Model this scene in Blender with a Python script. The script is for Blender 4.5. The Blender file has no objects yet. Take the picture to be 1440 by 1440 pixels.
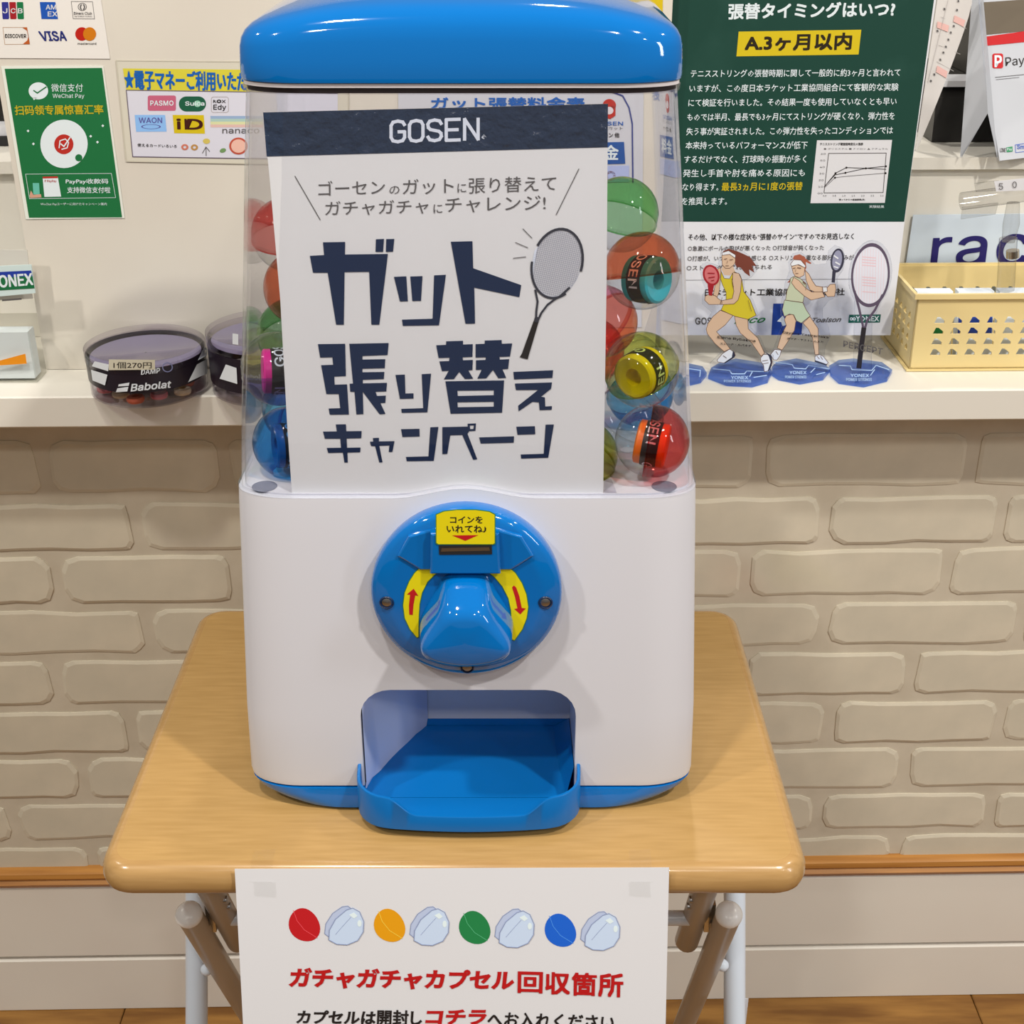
import bpy, bmesh, math, random
from mathutils import Vector, Matrix
from mathutils.geometry import tessellate_polygon
random.seed(7)
SC = bpy.context.scene
COL = SC.collection
R = math.radians

# ------------------------------------------------------------------ camera, world, lights, exposure
FPX = 1859.0
PITCH = R(26.7)
CAM = Vector((0, 0, 1.34))
LK = 1.36
cam_d = bpy.data.cameras.new('camera'); cam = bpy.data.objects.new('camera', cam_d); COL.objects.link(cam)
cam_d.sensor_width = 36; cam_d.lens = FPX / 1440 * 36; cam_d.clip_start = 0.02
cam.location = CAM; cam.rotation_euler = (R(90) - PITCH, 0, 0)
SC.camera = cam
SC.view_settings.view_transform = 'Standard'; SC.view_settings.look = 'None'
SC.view_settings.gamma = 1; SC.view_settings.use_curve_mapping = False
SC.view_settings.exposure = -0.16
SC.cycles.transparent_max_bounces = 32
SC.cycles.max_bounces = 10
W = bpy.data.worlds.new('world'); SC.world = W; W.use_nodes = True
W.node_tree.nodes['Background'].inputs[0].default_value = (1.0, 0.93, 0.84, 1)
W.node_tree.nodes['Background'].inputs[1].default_value = 0.21

def lamp(name, loc, power, size, color=(1, .93, .83), aim=None, shape='DISK', sy=None):
    d = bpy.data.lights.new(name, 'AREA'); d.shape = shape; d.size = size; d.energy = power; d.color = color
    if sy: d.size_y = sy
    o = bpy.data.objects.new(name, d); COL.objects.link(o); o.location = loc
    if aim is not None:
        o.rotation_euler = (Vector(aim) - Vector(loc)).to_track_quat('-Z', 'Y').to_euler()
    return o
for lx, ly, pw in ((.95, -.12, 25), (-.38, .22, 14), (-1.45, -.1, 17), (1.7, .9, 8), (.15, 2.1, 9), (-1.9, 1.0, 6), (-.6, -1.1, 6), (.5, -1.2, 6), (1.7, -1.0, 4)):
    lamp('ceiling_downlight', (lx, ly, 2.62), pw * LK, .10, aim=(lx * .6, ly + .25, 0))
lamp('window_light', (2.3, -.5, 1.9), 9 * LK, .25, aim=(0, .9, .9), shape='RECTANGLE', sy=.9, color=(.95, .97, 1))

# ------------------------------------------------------------------ projection helpers (photo pixel -> point on a real plane)
FW = Vector((0, math.cos(PITCH), -math.sin(PITCH))); UP = Vector((0, math.sin(PITCH), math.cos(PITCH))); RT = Vector((1, 0, 0))
def ray(px, py): return FW + RT * ((px - 720) / FPX) + UP * ((720 - py) / FPX)
def at_depth(px, py, z): return CAM + ray(px, py) * z
def hit(px, py, P, N):
    r = ray(px, py); return CAM + r * ((Vector(P) - CAM).dot(N) / r.dot(N))
def plane(P, N):
    P = Vector(P); N = Vector(N).normalized()
    if N.dot(CAM - P) < 0: N = -N
    f = lambda x, y, off=0.0: hit(x, y, P, N) + N * off
    f.N = N; f.P = P
    return f
YAW = R(1.2)                                    # the counter runs slightly away to the right
NB = Vector((math.sin(YAW), -math.cos(YAW), 0))
def bg(D): return plane((0, D, 0), NB)
def wb(x, D, z): return Vector((x, D + x * math.tan(YAW), z))     # a point D behind, on a line parallel to the counter
ZC = 0.874                                      # counter top
ZT = 0.70                                       # folding table top

# ------------------------------------------------------------------ materials
def s2l(c):
    c = c / 255.0
    return c / 12.92 if c <= .04045 else ((c + .055) / 1.055) ** 2.4
def rgb(r, g, b): return (s2l(r), s2l(g), s2l(b), 1)
WREF = [s2l(222), s2l(210), s2l(194)]
def ph(r, g, b, k=.82):                         # albedo from a photographed colour under the warm shop light
    return tuple(min(.92, s2l(v) / w * k) for v, w in zip((r, g, b), WREF)) + (1,)
_M = {}
def mat(name, color, rough=.5, spec=.5, metal=0, coat=0, bump=None):
    if name in _M: return _M[name]
    m = bpy.data.materials.new(name); m.use_nodes = True; _M[name] = m
    b = m.node_tree.nodes['Principled BSDF']
    b.inputs['Base Color'].default_value = color; b.inputs['Roughness'].default_value = rough
    b.inputs['Specular IOR Level'].default_value = spec; b.inputs['Metallic'].default_value = metal
    b.inputs['Coat Weight'].default_value = coat; b.inputs['Coat Roughness'].default_value = .05
    if bump:
        nt = m.node_tree
        tc = nt.nodes.new('ShaderNodeTexCoord'); n = nt.nodes.new('ShaderNodeTexNoise'); bp = nt.nodes.new('ShaderNodeBump')
        mp = nt.nodes.new('ShaderNodeMapping')
        n.inputs['Scale'].default_value = bump[0]; n.inputs['Detail'].default_value = 5
        bp.inputs['Strength'].default_value = bump[1]; bp.inputs['Distance'].default_value = bump[2] if len(bump) > 2 else .001
        nt.links.new(tc.outputs['Object'], mp.inputs[0]); nt.links.new(mp.outputs[0], n.inputs['Vector'])
        nt.links.new(n.outputs[0], bp.inputs['Height']); nt.links.new(bp.outputs[0], b.inputs['Normal'])
    return m
def clear(name, tint, rough=.03, gloss=.9, edge=None, edge_pow=.35):
    """thin clear plastic: tinted see-through with a Fresnel gloss and denser colour where the wall is seen edge-on"""
    if name in _M: return _M[name]
    m = bpy.data.materials.new(name); m.use_nodes = True; _M[name] = m
    nt = m.node_tree; nt.nodes.clear()
    out = nt.nodes.new('ShaderNodeOutputMaterial')
    tr = nt.nodes.new('ShaderNodeBsdfTransparent'); gl = nt.nodes.new('ShaderNodeBsdfGlossy')
    lw = nt.nodes.new('ShaderNodeLayerWeight'); lw.inputs[0].default_value = edge_pow
    lf = nt.nodes.new('ShaderNodeLayerWeight'); lf.inputs[0].default_value = .5       # facing = 1 - |cos|, same for both sides of the wall
    p5 = nt.nodes.new('ShaderNodeMath'); p5.operation = 'POWER'; p5.inputs[1].default_value = 5
    fr = nt.nodes.new('ShaderNodeMath'); fr.operation = 'MULTIPLY_ADD'; fr.inputs[1].default_value = .75; fr.inputs[2].default_value = .035
    nt.links.new(lf.outputs['Facing'], p5.inputs[0]); nt.links.new(p5.outputs[0], fr.inputs[0])
    mc = nt.nodes.new('ShaderNodeMix'); mc.data_type = 'RGBA'
    mc.inputs[6].default_value = tuple(tint[:3]) + (1,)
    e = edge or tuple(c * .55 for c in tint[:3])
    mc.inputs[7].default_value = tuple(e[:3]) + (1,)
    pw = nt.nodes.new('ShaderNodeMath'); pw.operation = 'POWER'; pw.inputs[1].default_value = 2.5
    nt.links.new(lw.outputs['Facing'], pw.inputs[0]); nt.links.new(pw.outputs[0], mc.inputs[0])
    nt.links.new(mc.outputs[2], tr.inputs[0])
    gl.inputs[0].default_value = (gloss, gloss, gloss, 1); gl.inputs['Roughness'].default_value = rough
    mx = nt.nodes.new('ShaderNodeMixShader')
    nt.links.new(fr.outputs[0], mx.inputs[0]); nt.links.new(tr.outputs[0], mx.inputs[1]); nt.links.new(gl.outputs[0], mx.inputs[2])
    nt.links.new(mx.outputs[0], out.inputs[0])
    return m
def noisy(name, c1, c2, scale, stretch=(1, 1, 1), rough=.5, spec=.5, detail=6, lo=.35, hi=.65, bump=0, dist=.001, wave=False, coat=0):
    if name in _M: return _M[name]
    m = mat(name, c1, rough, spec, coat=coat); nt = m.node_tree; b = nt.nodes['Principled BSDF']
    tc = nt.nodes.new('ShaderNodeTexCoord'); mp = nt.nodes.new('ShaderNodeMapping'); mp.inputs['Scale'].default_value = stretch
    n = nt.nodes.new('ShaderNodeTexNoise'); n.inputs['Scale'].default_value = scale; n.inputs['Detail'].default_value = detail
    rp = nt.nodes.new('ShaderNodeValToRGB'); rp.color_ramp.elements[0].position = lo; rp.color_ramp.elements[1].position = hi
    rp.color_ramp.elements[0].color = c1; rp.color_ramp.elements[1].color = c2
    nt.links.new(tc.outputs['Object'], mp.inputs[0]); nt.links.new(mp.outputs[0], n.inputs['Vector'])
    nt.links.new(n.outputs[0], rp.inputs[0]); nt.links.new(rp.outputs[0], b.inputs['Base Color'])
    if bump:
        bp = nt.nodes.new('ShaderNodeBump'); bp.inputs['Strength'].default_value = bump; bp.inputs['Distance'].default_value = dist
        nt.links.new(n.outputs[0], bp.inputs['Height']); nt.links.new(bp.outputs[0], b.inputs['Normal'])
    return m

M_body = mat('white_plastic', ph(202, 193, 187), .32, .45, bump=(900, .04, .0003))
M_blue = mat('blue_plastic', rgb(0, 106, 186), .06, .5, coat=.5)
M_bluet = mat('blue_tray_plastic', rgb(0, 104, 180), .35, .45)
M_globe = clear('clear_globe_plastic', (.975, .975, .985), .02, .95, edge=(.70, .70, .72), edge_pow=.3)
M_black = mat('black_rubber', (.012, .012, .014, 1), .6)
M_dark = mat('dark_gap', (.03, .02, .022, 1), .5)
M_metal = mat('steel', (.55, .53, .5, 1), .25, metal=1)
M_screw = mat('screw_steel', (.35, .35, .36, 1), .35, metal=1)
M_paper = mat('white_paper', ph(204, 195, 186), .75, .25)
M_cream = mat('cream_laminate', ph(216, 202, 180), .45, .35, bump=(60, .03, .0005))
M_board = noisy('cream_board', ph(208, 193, 170), ph(203, 187, 165), 6, rough=.5, spec=.3)
M_brick = noisy('painted_brick', ph(196, 180, 152), ph(208, 190, 160), 14, rough=.8, spec=.2, bump=.35, dist=.002)
M_mortar = noisy('painted_mortar', ph(190, 172, 144), ph(200, 182, 154), 22, rough=.85, spec=.2, bump=.4, dist=.0015)
M_skirt = noisy('skirting_panel', ph(222, 206, 184), ph(226, 212, 190), 4, rough=.6, spec=.3)
M_wood = noisy('beech_laminate', ph(160, 120, 66), ph(172, 131, 76), 26, (1, 11, 11), rough=.38, spec=.4, detail=8, lo=.3, hi=.7, bump=.05, dist=.0004)
M_wedge = noisy('beech_edge', ph(160, 119, 68), ph(172, 130, 77), 26, (1, 11, 11), rough=.22, spec=.5, detail=8, lo=.3, hi=.7, coat=.3)
M_trim = noisy('oak_trim', ph(188, 126, 58), ph(158, 100, 42), 5, (1, 25, 25), rough=.35, spec=.5, detail=7)
M_floor = noisy('oak_floor', ph(152, 104, 46), ph(112, 70, 27), 5, (1.2, 9, 1), rough=.4, spec=.4, detail=9, lo=.35, hi=.62)
M_leg_w = mat('white_painted_tube', ph(206, 206, 208), .3, .5)
M_leg_b = mat('beige_painted_tube', ph(170, 155, 136), .3, .5)
M_cap = mat('cream_cap', ph(246, 240, 222), .25, .5)
M_navy = mat('navy_ink', rgb(24, 42, 76), .28, .5)
M_navyg = mat('navy_glossy_header', rgb(34, 50, 76), .16, .6, coat=1, bump=(110, .9, .0028))
M_ink = mat('black_ink', rgb(34, 30, 30), .5, .3)
M_gink = mat('grey_ink', rgb(92, 90, 92), .5, .3)
def ink(name, r, g, b, rough=.5): return mat(name, ph(r, g, b, .64 if min(r, g, b) < 120 else .73), rough, .3)

# ------------------------------------------------------------------ object helpers
def mkmesh(name, V, F, m, smooth=False):
    me = bpy.data.meshes.new(name); me.from_pydata([tuple(v) for v in V], [], F); me.validate(); me.update()
    ms = m if isinstance(m, (list, tuple)) else [m]
    for x in ms: me.materials.append(x)
    if smooth:
        me.polygons.foreach_set('use_smooth', [True] * len(me.polygons))
        try: me.set_sharp_from_angle(angle=R(38))
        except Exception: pass
    return me
def tag(o, label=None, cat=None, group=None, kind=None):
    if label: o['label'] = label
    if cat: o['category'] = cat
    if group: o['group'] = group
    if kind: o['kind'] = kind
    return o
def thing(name, loc, label, cat, group=None):
    o = bpy.data.objects.new(name, None); COL.objects.link(o); o.location = loc; o.empty_display_size = .02
    return tag(o, label, cat, group)
def wloc(o):
    v = Vector(o.location); p = o.parent
    while p is not None: v = v + Vector(p.location); p = p.parent
    return v
def obj(name, V, F, m, parent=None, smooth=False, label=None):
    """one mesh object given in world coordinates; origin at its own base; parents carry translation only"""
    V = [Vector(v) for v in V]
    base = Vector((sum(v.x for v in V) / len(V), sum(v.y for v in V) / len(V), min(v.z for v in V)))
    me = mkmesh(name, [v - base for v in V], F, m, smooth)
    o = bpy.data.objects.new(name, me); COL.objects.link(o)
    if parent is not None:
        o.parent = parent; o.location = base - wloc(parent)
    else: o.location = base
    if label: o['label'] = label
    return o
class G:
    """collects geometry for one mesh"""
    def __init__(s): s.V = []; s.F = []
    def add(s, V, F):
        n = len(s.V); s.V += [Vector(v) for v in V]; s.F += [tuple(i + n for i in f) for f in F]; return s
    def box(s, a, b, xf=None):
        V = [Vector((x, y, z)) for x in (a[0], b[0]) for y in (a[1], b[1]) for z in (a[2], b[2])]
        if xf: V = [xf(v) for v in V]
        return s.add(V, [(0, 1, 3, 2), (4, 6, 7, 5), (0, 4, 5, 1), (2, 3, 7, 6), (0, 2, 6, 4), (1, 5, 7, 3)])
    def tube(s, pts, r, n=14, cap=True):
        pts = [Vector(p) for p in pts]; rs = r if isinstance(r, (list, tuple)) else [r] * len(pts)
        rings = []; prev = None
        for i, p in enumerate(pts):
            t = (pts[min(i + 1, len(pts) - 1)] - pts[max(i - 1, 0)]).normalized()
            a = t.cross(Vector((0, 0, 1))) if prev is None else (prev - t * prev.dot(t))
            if a.length < 1e-5: a = t.cross(Vector((1, 0, 0)))
            a.normalize(); prev = a; b = t.cross(a)
            rings.append([p + (a * math.cos(2 * math.pi * k / n) + b * math.sin(2 * math.pi * k / n)) * rs[i] for k in range(n)])
        V = [v for rg in rings for v in rg]; F = []
        for i in range(len(rings) - 1):
            for k in range(n): F.append((i * n + k, i * n + (k + 1) % n, (i + 1) * n + (k + 1) % n, (i + 1) * n + k))
        if cap: F.append(tuple(range(n))[::-1]); F.append(tuple(range((len(rings) - 1) * n, len(rings) * n)))
        return s.add(V, F)
    def lathe(s, prof, c=(0, 0, 0), n=32, xf=None, caps=False):
        V = []; F = []
        for r_, z in prof:
            for k in range(n):
                v = Vector((r_ * math.cos(2 * math.pi * k / n), r_ * math.sin(2 * math.pi * k / n), z))
                V.append((xf @ v if xf else v) + Vector(c))
        for i in range(len(prof) - 1):
            for k in range(n): F.append((i * n + k, i * n + (k + 1) % n, (i + 1) * n + (k + 1) % n, (i + 1) * n + k))
        if caps: F.append(tuple(range(n))[::-1]); F.append(tuple(range((len(prof) - 1) * n, len(prof) * n)))
        return s.add(V, F)
    def slab(s, pts, n, th):
        """extruded polygon: pts world, thickness th against normal n"""
        n = Vector(n).normalized(); P = [Vector(p) for p in pts]; k = len(P)
        tri = tessellate_polygon([P])
        V = P + [p - n * th for p in P]; F = [tuple(t) for t in tri] + [tuple(i + k for i in t[::-1]) for t in tri]
        F += [(i, (i + 1) % k, k + (i + 1) % k, k + i) for i in range(k)]
        return s.add(V, F)
    def obj(s, name, m, parent=None, smooth=False, label=None): return obj(name, s.V, s.F, m, parent, smooth, label)
def rring(cx, cy, hw, hd, r, z, k=8, ry=None):
    """rounded rectangle ring, counter-clockwise"""
    out = []; ry = ry or r
    for q, (sx, sy) in enumerate(((1, -1), (1, 1), (-1, 1), (-1, -1))):
        a0 = R(-90 + 90 * q)
        for i in range(k + 1):
            a = a0 + R(90) * i / k
            out.append(Vector((cx + sx * (hw - r) + r * math.cos(a), cy + sy * (hd - ry) + ry * math.sin(a), z)))
    return out
def dense(ring, seg=10):
    """subdivide the long straight sides of a ring"""
    out = []; n = len(ring)
    for i in range(n):
        a, b = ring[i], ring[(i + 1) % n]; out.append(a)
        if (b - a).length > .04:
            for j in range(1, seg): out.append(a.lerp(b, j / seg))
    return out
def loft(rings, bot=True, top=True):
    n = len(rings[0]); V = [v for r_ in rings for v in r_]; F = []
    for i in range(len(rings) - 1):
        for k in range(n): F.append((i * n + k, i * n + (k + 1) % n, (i + 1) * n + (k + 1) % n, (i + 1) * n + k))
    def cap(i0, flip):
        c = sum((V[i0 + k] for k in range(n)), Vector()) / n
        V.append(c); ci = len(V) - 1
        for k in range(n):
            t = (i0 + k, i0 + (k + 1) % n, ci); F.append(t[::-1] if flip else t)
    if bot: cap(0, True)
    if top: cap((len(rings) - 1) * n, False)
    return V, F

# ------------------------------------------------------------------ flat print: text and shapes traced on a plane
_TC = {}
try: LATIN = bpy.data.fonts.load(bpy.utils.system_resource('DATAFILES') + '/fonts/Inter.woff2')      # Blender's own interface font
except Exception: LATIN = None
def text2d(s, bold=0.0, res=2, shear=0.0, spacing=1.0):
    key = (s, bold, res, shear, spacing)
    if key in _TC: return _TC[key]
    c = bpy.data.curves.new('t', 'FONT'); c.body = s; c.size = 1; c.offset = bold
    if LATIN and s.isascii(): c.font = LATIN
    c.offset = bold; c.resolution_u = res; c.shear = shear
    c.space_character = spacing; c.dimensions = '2D'; c.fill_mode = 'FRONT'
    o = bpy.data.objects.new('t', c); COL.objects.link(o)
    dg = bpy.context.evaluated_depsgraph_get(); e = o.evaluated_get(dg); me = e.to_mesh()
    V = [(v.co.x, v.co.y) for v in me.vertices]; F = [tuple(p.vertices) for p in me.polygons]
    e.to_mesh_clear(); bpy.data.objects.remove(o); bpy.data.curves.remove(c)
    if not V: V = [(0, 0), (1, 1), (1, 0)]; F = [(0, 1, 2)]
    x0 = min(v[0] for v in V); x1 = max(v[0] for v in V); y0 = min(v[1] for v in V); y1 = max(v[1] for v in V)
    V = [((x - x0) / (x1 - x0), (y - y0) / max(1e-6, y1 - y0)) for x, y in V]
    _TC[key] = (V, F); return V, F
class Print:
    """prints on a plane; xf maps local trace coordinates to photo pixels"""
    def __init__(s, pf, parent, off=.0004, xf=None):
        s.pf = pf; s.parent = parent; s.off = off; s.xf = xf or (lambda x, y: (x, y)); s.L = {}
    grp = 0
    def g(s, m, lay, name):
        return s.L.setdefault((name, m.name, (lay, s.grp)), (G(), m))[0]
    def w(s, x, y, lay):
        a, b = s.xf(x, y); return s.pf(a, b, s.off + lay * .00012)
    def poly(s, m, pts, lay=0, holes=(), name='printed_shape'):
        loops = [[Vector((x, -y, 0)) for x, y in pts]] + [[Vector((x, -y, 0)) for x, y in h] for h in holes]
        tri = tessellate_polygon(loops); allp = [p for l in ([pts] + list(holes)) for p in l]
        s.g(m, lay, name).add([s.w(x, y, lay) for x, y in allp], [tuple(t) for t in tri])
    def line(s, m, pts, wd, lay=0, closed=False, name='printed_shape'):
        n = len(pts)
        for i in range(n if closed else n - 1):
            (x0, y0), (x1, y1) = pts[i], pts[(i + 1) % n]; L = math.hypot(x1 - x0, y1 - y0) or 1
            ux, uy = (x1 - x0) / L * wd / 2, (y1 - y0) / L * wd / 2
            s.poly4(m, [(x0 - ux * .6 - uy, y0 - uy * .6 + ux), (x1 + ux * .6 - uy, y1 + uy * .6 + ux), (x1 + ux * .6 + uy, y1 + uy * .6 - ux), (x0 - ux * .6 + uy, y0 - uy * .6 - ux)], lay, name, (i % 4) * .07)
    def poly4(s, m, q, lay, name='printed_shape', lift=0.0):
        s.g(m, lay, name).add([s.w(x, y, lay + lift) for x, y in q], [(0, 1, 2, 3)])
    def ell(s, m, cx, cy, rx, ry, lay=0, a0=0, a1=360, rot=0, n=28, inner=None, name='printed_shape'):
        def P(k, f=1.0):
            a = R(a0 + (a1 - a0) * k / n); x = rx * f * math.cos(a); y = ry * f * math.sin(a)
            return (cx + x * math.cos(R(rot)) - y * math.sin(R(rot)), cy + x * math.sin(R(rot)) + y * math.cos(R(rot)))
        if inner is None: s.poly(m, [P(k) for k in range(n if a1 - a0 == 360 else n + 1)], lay, name=name)
        else:
            for k in range(n): s.poly4(m, [P(k), P(k + 1), P(k + 1, inner), P(k, inner)], lay, name)
    def fat(s, m, t, quad, d, lay=1, **k):
        """heavy kanji: overprinted copies instead of an offset outline"""
        for i, (dx, dy) in enumerate(((-d, -d), (d, -d), (d, d), (-d, d), (0, 0))): s.text(m, t, [(x + dx, y + dy) for x, y in quad], lay, lift=i * .2, **k)
    def text(s, m, t, quad, lay=1, bold=0.0, res=1, shear=0, spacing=1.0, name='lettering', lift=0.0):
        """quad TL,TR,BR,BL (or x0,y0,x1,y1) of the inked box"""
        if len(quad) == 4 and not isinstance(quad[0], (tuple, list)):
            x0, y0, x1, y1 = quad; quad = [(x0, y0), (x1, y0), (x1, y1), (x0, y1)]
        if bold and not all(0x3040 <= ord(ch) <= 0x30ff for ch in t):
            d = bold * .8 * abs(quad[3][1] - quad[0][1])
            for k, (dx, dy) in enumerate(((-d, -d), (d, -d), (d, d), (-d, d))): s.text(m, t, [(x + dx, y + dy) for x, y in quad], lay, 0.0, res, shear, spacing, name, k * .2)
            return
        V, F = text2d(t, bold, res, shear, spacing); tl, tr, br, bl = quad; out = []
        for u, v in V:
            x = (tl[0] * (1 - u) + tr[0] * u) * v + (bl[0] * (1 - u) + br[0] * u) * (1 - v)
            y = (tl[1] * (1 - u) + tr[1] * u) * v + (bl[1] * (1 - u) + br[1] * u) * (1 - v)
            out.append(s.w(x, y, lay + lift))
        s.g(m, lay, name).add(out, F)
    def done(s, labels=None):
        for (name, mn, lay), (g, m) in s.L.items():
            o = g.obj(name, m, s.parent)
            if labels and (name, mn) in labels: o['label'] = labels[(name, mn)]
def rrect(x0, y0, x1, y1, r, k=4):
    return [(p.x, p.y) for p in rring((x0 + x1) / 2, (y0 + y1) / 2, abs(x1 - x0) / 2, abs(y1 - y0) / 2, r, 0, k)]
def band_text(s, n, pts): pass

# ================================================================== SETTING
DW = 1.256
XL, XR = -1.5, 1.5
# the brick wall under the counter
wall = obj('wall_back', *(lambda g: (g.V, g.F))(G().box((XL, 0, 0), (XR, .03, ZC - .03), lambda v: wb(v.x, DW + v.y, v.z))), M_mortar)
tag(wall, kind='structure')
def zrow(py): return hit(720, py, (0, DW, 0), NB).z
def xw(px, py): return hit(px, py, (0, DW, 0), NB).x
rows = [(612, 684), (700, 765), (774, 838), (850, 908), (920, 978), (990, 1046), (1056, 1110), (1121, 1168), (1180, 1214)]
joints = [
    [60, 316, 1068, 1365], [-70, 192, 1160], [80, 332, 1048, 1331], [-90, 208, 1158, 1433], [78, 1280], [-60, 1165, 1405],
    [116, 1271], [18, 1150, 1391], [1258, 130]]
for i, (ya, yb) in enumerate(rows):
    z1 = zrow(ya + 2.5); z0 = zrow(yb + 3); ym = (ya + yb) / 2
    js = sorted(xw(j, ym) for j in joints[i]); full = []
    L = .198
    for a, b in zip(js[:-1], js[1:]):
        n = max(1, round((b - a) / L)); full += [a + (b - a) * k / n + (random.uniform(-.012, .012) if k else 0) for k in range(n)]
    full.append(js[-1])
    while full[0] > XL + .2: full.insert(0, full[0] - L * random.uniform(.92, 1.08))
    while full[-1] < XR - .2: full.append(full[-1] + L * random.uniform(.92, 1.08))
    for a, b in zip(full[:-1], full[1:]):
        x0, x1 = a + .007, b - .007
        hw, hh = (x1 - x0) / 2, (z1 - z0) / 2; cx, cz = (x0 + x1) / 2, (z0 + z1) / 2
        rr = [random.uniform(.008, .018) for _ in range(4)]
        base = []
        for q, (sx, sz) in enumerate(((1, -1), (1, 1), (-1, 1), (-1, -1))):
            for t in range(3):
                an = R(-90 + 90 * q + 45 * t)
                base.append([cx + sx * (hw - rr[q]) + rr[q] * math.cos(an), cz + sz * (hh - rr[q]) + rr[q] * math.sin(an)])
            # irregular point along the next side
            p = base[-1]
            if q in (1, 3):
                s2 = -1 if q == 1 else 1
                for f in (.3, .55, .8):
                    base.append([p[0] + s2 * 2 * (hw - rr[q]) * f, p[1] + random.uniform(-.0022, .0012) * (1 if q == 1 else -1)])
        base = [[x + random.uniform(-.0015, .0015), z + random.uniform(-.0012, .0012)] for x, z in base]
        n = len(base); V = []; pr = random.uniform(.0018, .0030)
        for sc_, d in ((1.0, .002), (1.0, -pr * .45), (.0, -pr)):
            for x, z in base:
                ix = (.0035 if sc_ == 0 else 0)
                V.append(wb(x - math.copysign(ix, x - cx), DW + d, z - math.copysign(ix, z - cz)))
        F = []
        for k in range(n):
            for l in (0, 1): F.append((l * n + k, l * n + (k + 1) % n, (l + 1) * n + (k + 1) % n, (l + 1) * n + k))
        F.append(tuple(range(2 * n, 3 * n)))
        obj('brick', V, F, M_brick, wall)

# trim strip, skirting boards
g = G(); prof = [(0, .205), (-.006, .2055), (-.012, .209), (-.014, .214), (-.010, .2185), (-.0135, .223), (-.0125, .229), (-.006, .2325), (0, .2325)]
V = []
for x in (XL, XR): V += [wb(x, DW + d, z) for d, z in prof]
n = len(prof); F = [(k, k + 1, n + k + 1, n + k) for k in range(n - 1)] + [tuple(range(n)), tuple(range(n, 2 * n))]
tag(obj('trim_1', V, F, M_trim, None, True), kind='structure')
sk = obj('baseboard_back', *(lambda g: (g.V, g.F))(G().box((XL, -.001, 0), (XR, .0, .205), lambda v: wb(v.x, DW + v.y, v.z))), M_dark_sk := mat('skirting_groove', ph(160, 135, 108), .8))
tag(sk, kind='structure')
for z0, z1 in ((0, .0865), (.0925, .205)):
    bm_ = G(); V = []
    for x in (XL, XR):
        V += [wb(x, DW + d, z) for d, z in ((-.001, z0), (-.008, z0), (-.009, z0 + .001), (-.009, z1 - .002), (-.007, z1), (-.001, z1))]
    F = [(k, (k + 1) % 6, 6 + (k + 1) % 6, 6 + k) for k in range(6)] + [tuple(range(6)), tuple(range(6, 12))]
    obj('skirting_board', V, F, M_skirt, sk)
# floor: planks parallel to the wall
fl = obj('floor', *(lambda g: (g.V, g.F))(G().box((-2.6, -2.6, -.03), (2.6, 3.4, -.004))), mat('floor_underlay', (.05, .03, .015, 1), .9))
tag(fl, kind='structure')
y = DW + .004
i = 0
while y > -.6:
    x = -1.6 + (i * .61) % 1.1 - 1.1
    while x < 1.9:
        x1 = x + 1.1
        if x1 > -1.6:
            V = []
            e = .0012
            for zz, s_ in ((-.004, 0), (-.001, 0), (0, e)):
                V += [wb(x + .0006 + s_, y - .0005 - s_, zz), wb(x1 - .0006 - s_, y - .0005 - s_, zz), wb(x1 - .0006 - s_, y - .13 + .0005 + s_, zz), wb(x + .0006 + s_, y - .13 + .0005 + s_, zz)]
            F = [(l * 4 + k, l * 4 + (k + 1) % 4, l * 4 + 4 + (k + 1) % 4, l * 4 + 4 + k) for l in (0, 1) for k in range(4)] + [(8, 9, 10, 11)]
            obj('floor_plank', V, F, M_floor, fl)
        x = x1
    y -= .13; i += 1

# counter
ct = thing('counter_top', wb(0, 1.45, .842), 'long cream laminate counter top above the white brick wall', 'counter')
V = []
for x in (XL, XR):
    V += [wb(x, D, z) for D, z in ((1.95, .842), (1.1805, .842), (1.179, .8435), (1.179, .8725), (1.1805, .874), (1.95, .874))]
F = [(k, (k + 1) % 6, 6 + (k + 1) % 6, 6 + k) for k in range(6)] + [tuple(range(6)), tuple(range(6, 12))]
obj('worktop', V, F, M_cream, ct)
# raised shelf behind
rs = thing('raised_shelf', wb(0, 1.5, ZC), 'low cream display riser standing along the back of the counter', 'shelf')
G().box((XL, 1.352, ZC + .0005), (XR, 1.70, 1.048), lambda v: wb(v.x, v.y, v.z)).obj('riser_box', M_cream, rs)
G().box((XL, 1.344, 1.048), (XR, 1.70, 1.06), lambda v: wb(v.x, v.y, v.z)).obj('shelf_top', M_cream, rs)
# shop wall far behind
sw = obj('wall_far', *(lambda g: (g.V, g.F))(G().box((-2.6, 3.3, 0), (2.6, 3.36, 2.6))), mat('shop_wall', ph(206, 192, 170), .7))
tag(sw, kind='structure')

# ================================================================== FOLDING TABLE
TX = -.0415
tb = thing('folding_table', (TX, .893, 0), 'small folding table with beech-look top and tube legs carrying the capsule machine', 'table')
TY0, TY1 = .7135, 1.0745
tc_, hd_ = (TY0 + TY1) / 2, (TY1 - TY0) / 2
hw_ = .2525
rs_ = []
for z, ins in ((.676, .004), (.679, .0012), (.684, 0), (.690, .0004), (.6955, .0028), (.6985, .006), (.6997, .0088), (.7, .011)):
    rs_.append(rring(TX, tc_, hw_ - ins, hd_ - ins, .024 - ins * .8, z, 8))
V, F = loft(rs_)
tt = obj('tabletop', V, F, M_wood, tb, smooth=True)
tt.data.materials.append(M_wedge)
nr = len(rs_[0])
for pi, p in enumerate(tt.data.polygons):
    if pi < nr * 7: p.material_index = 1
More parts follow.
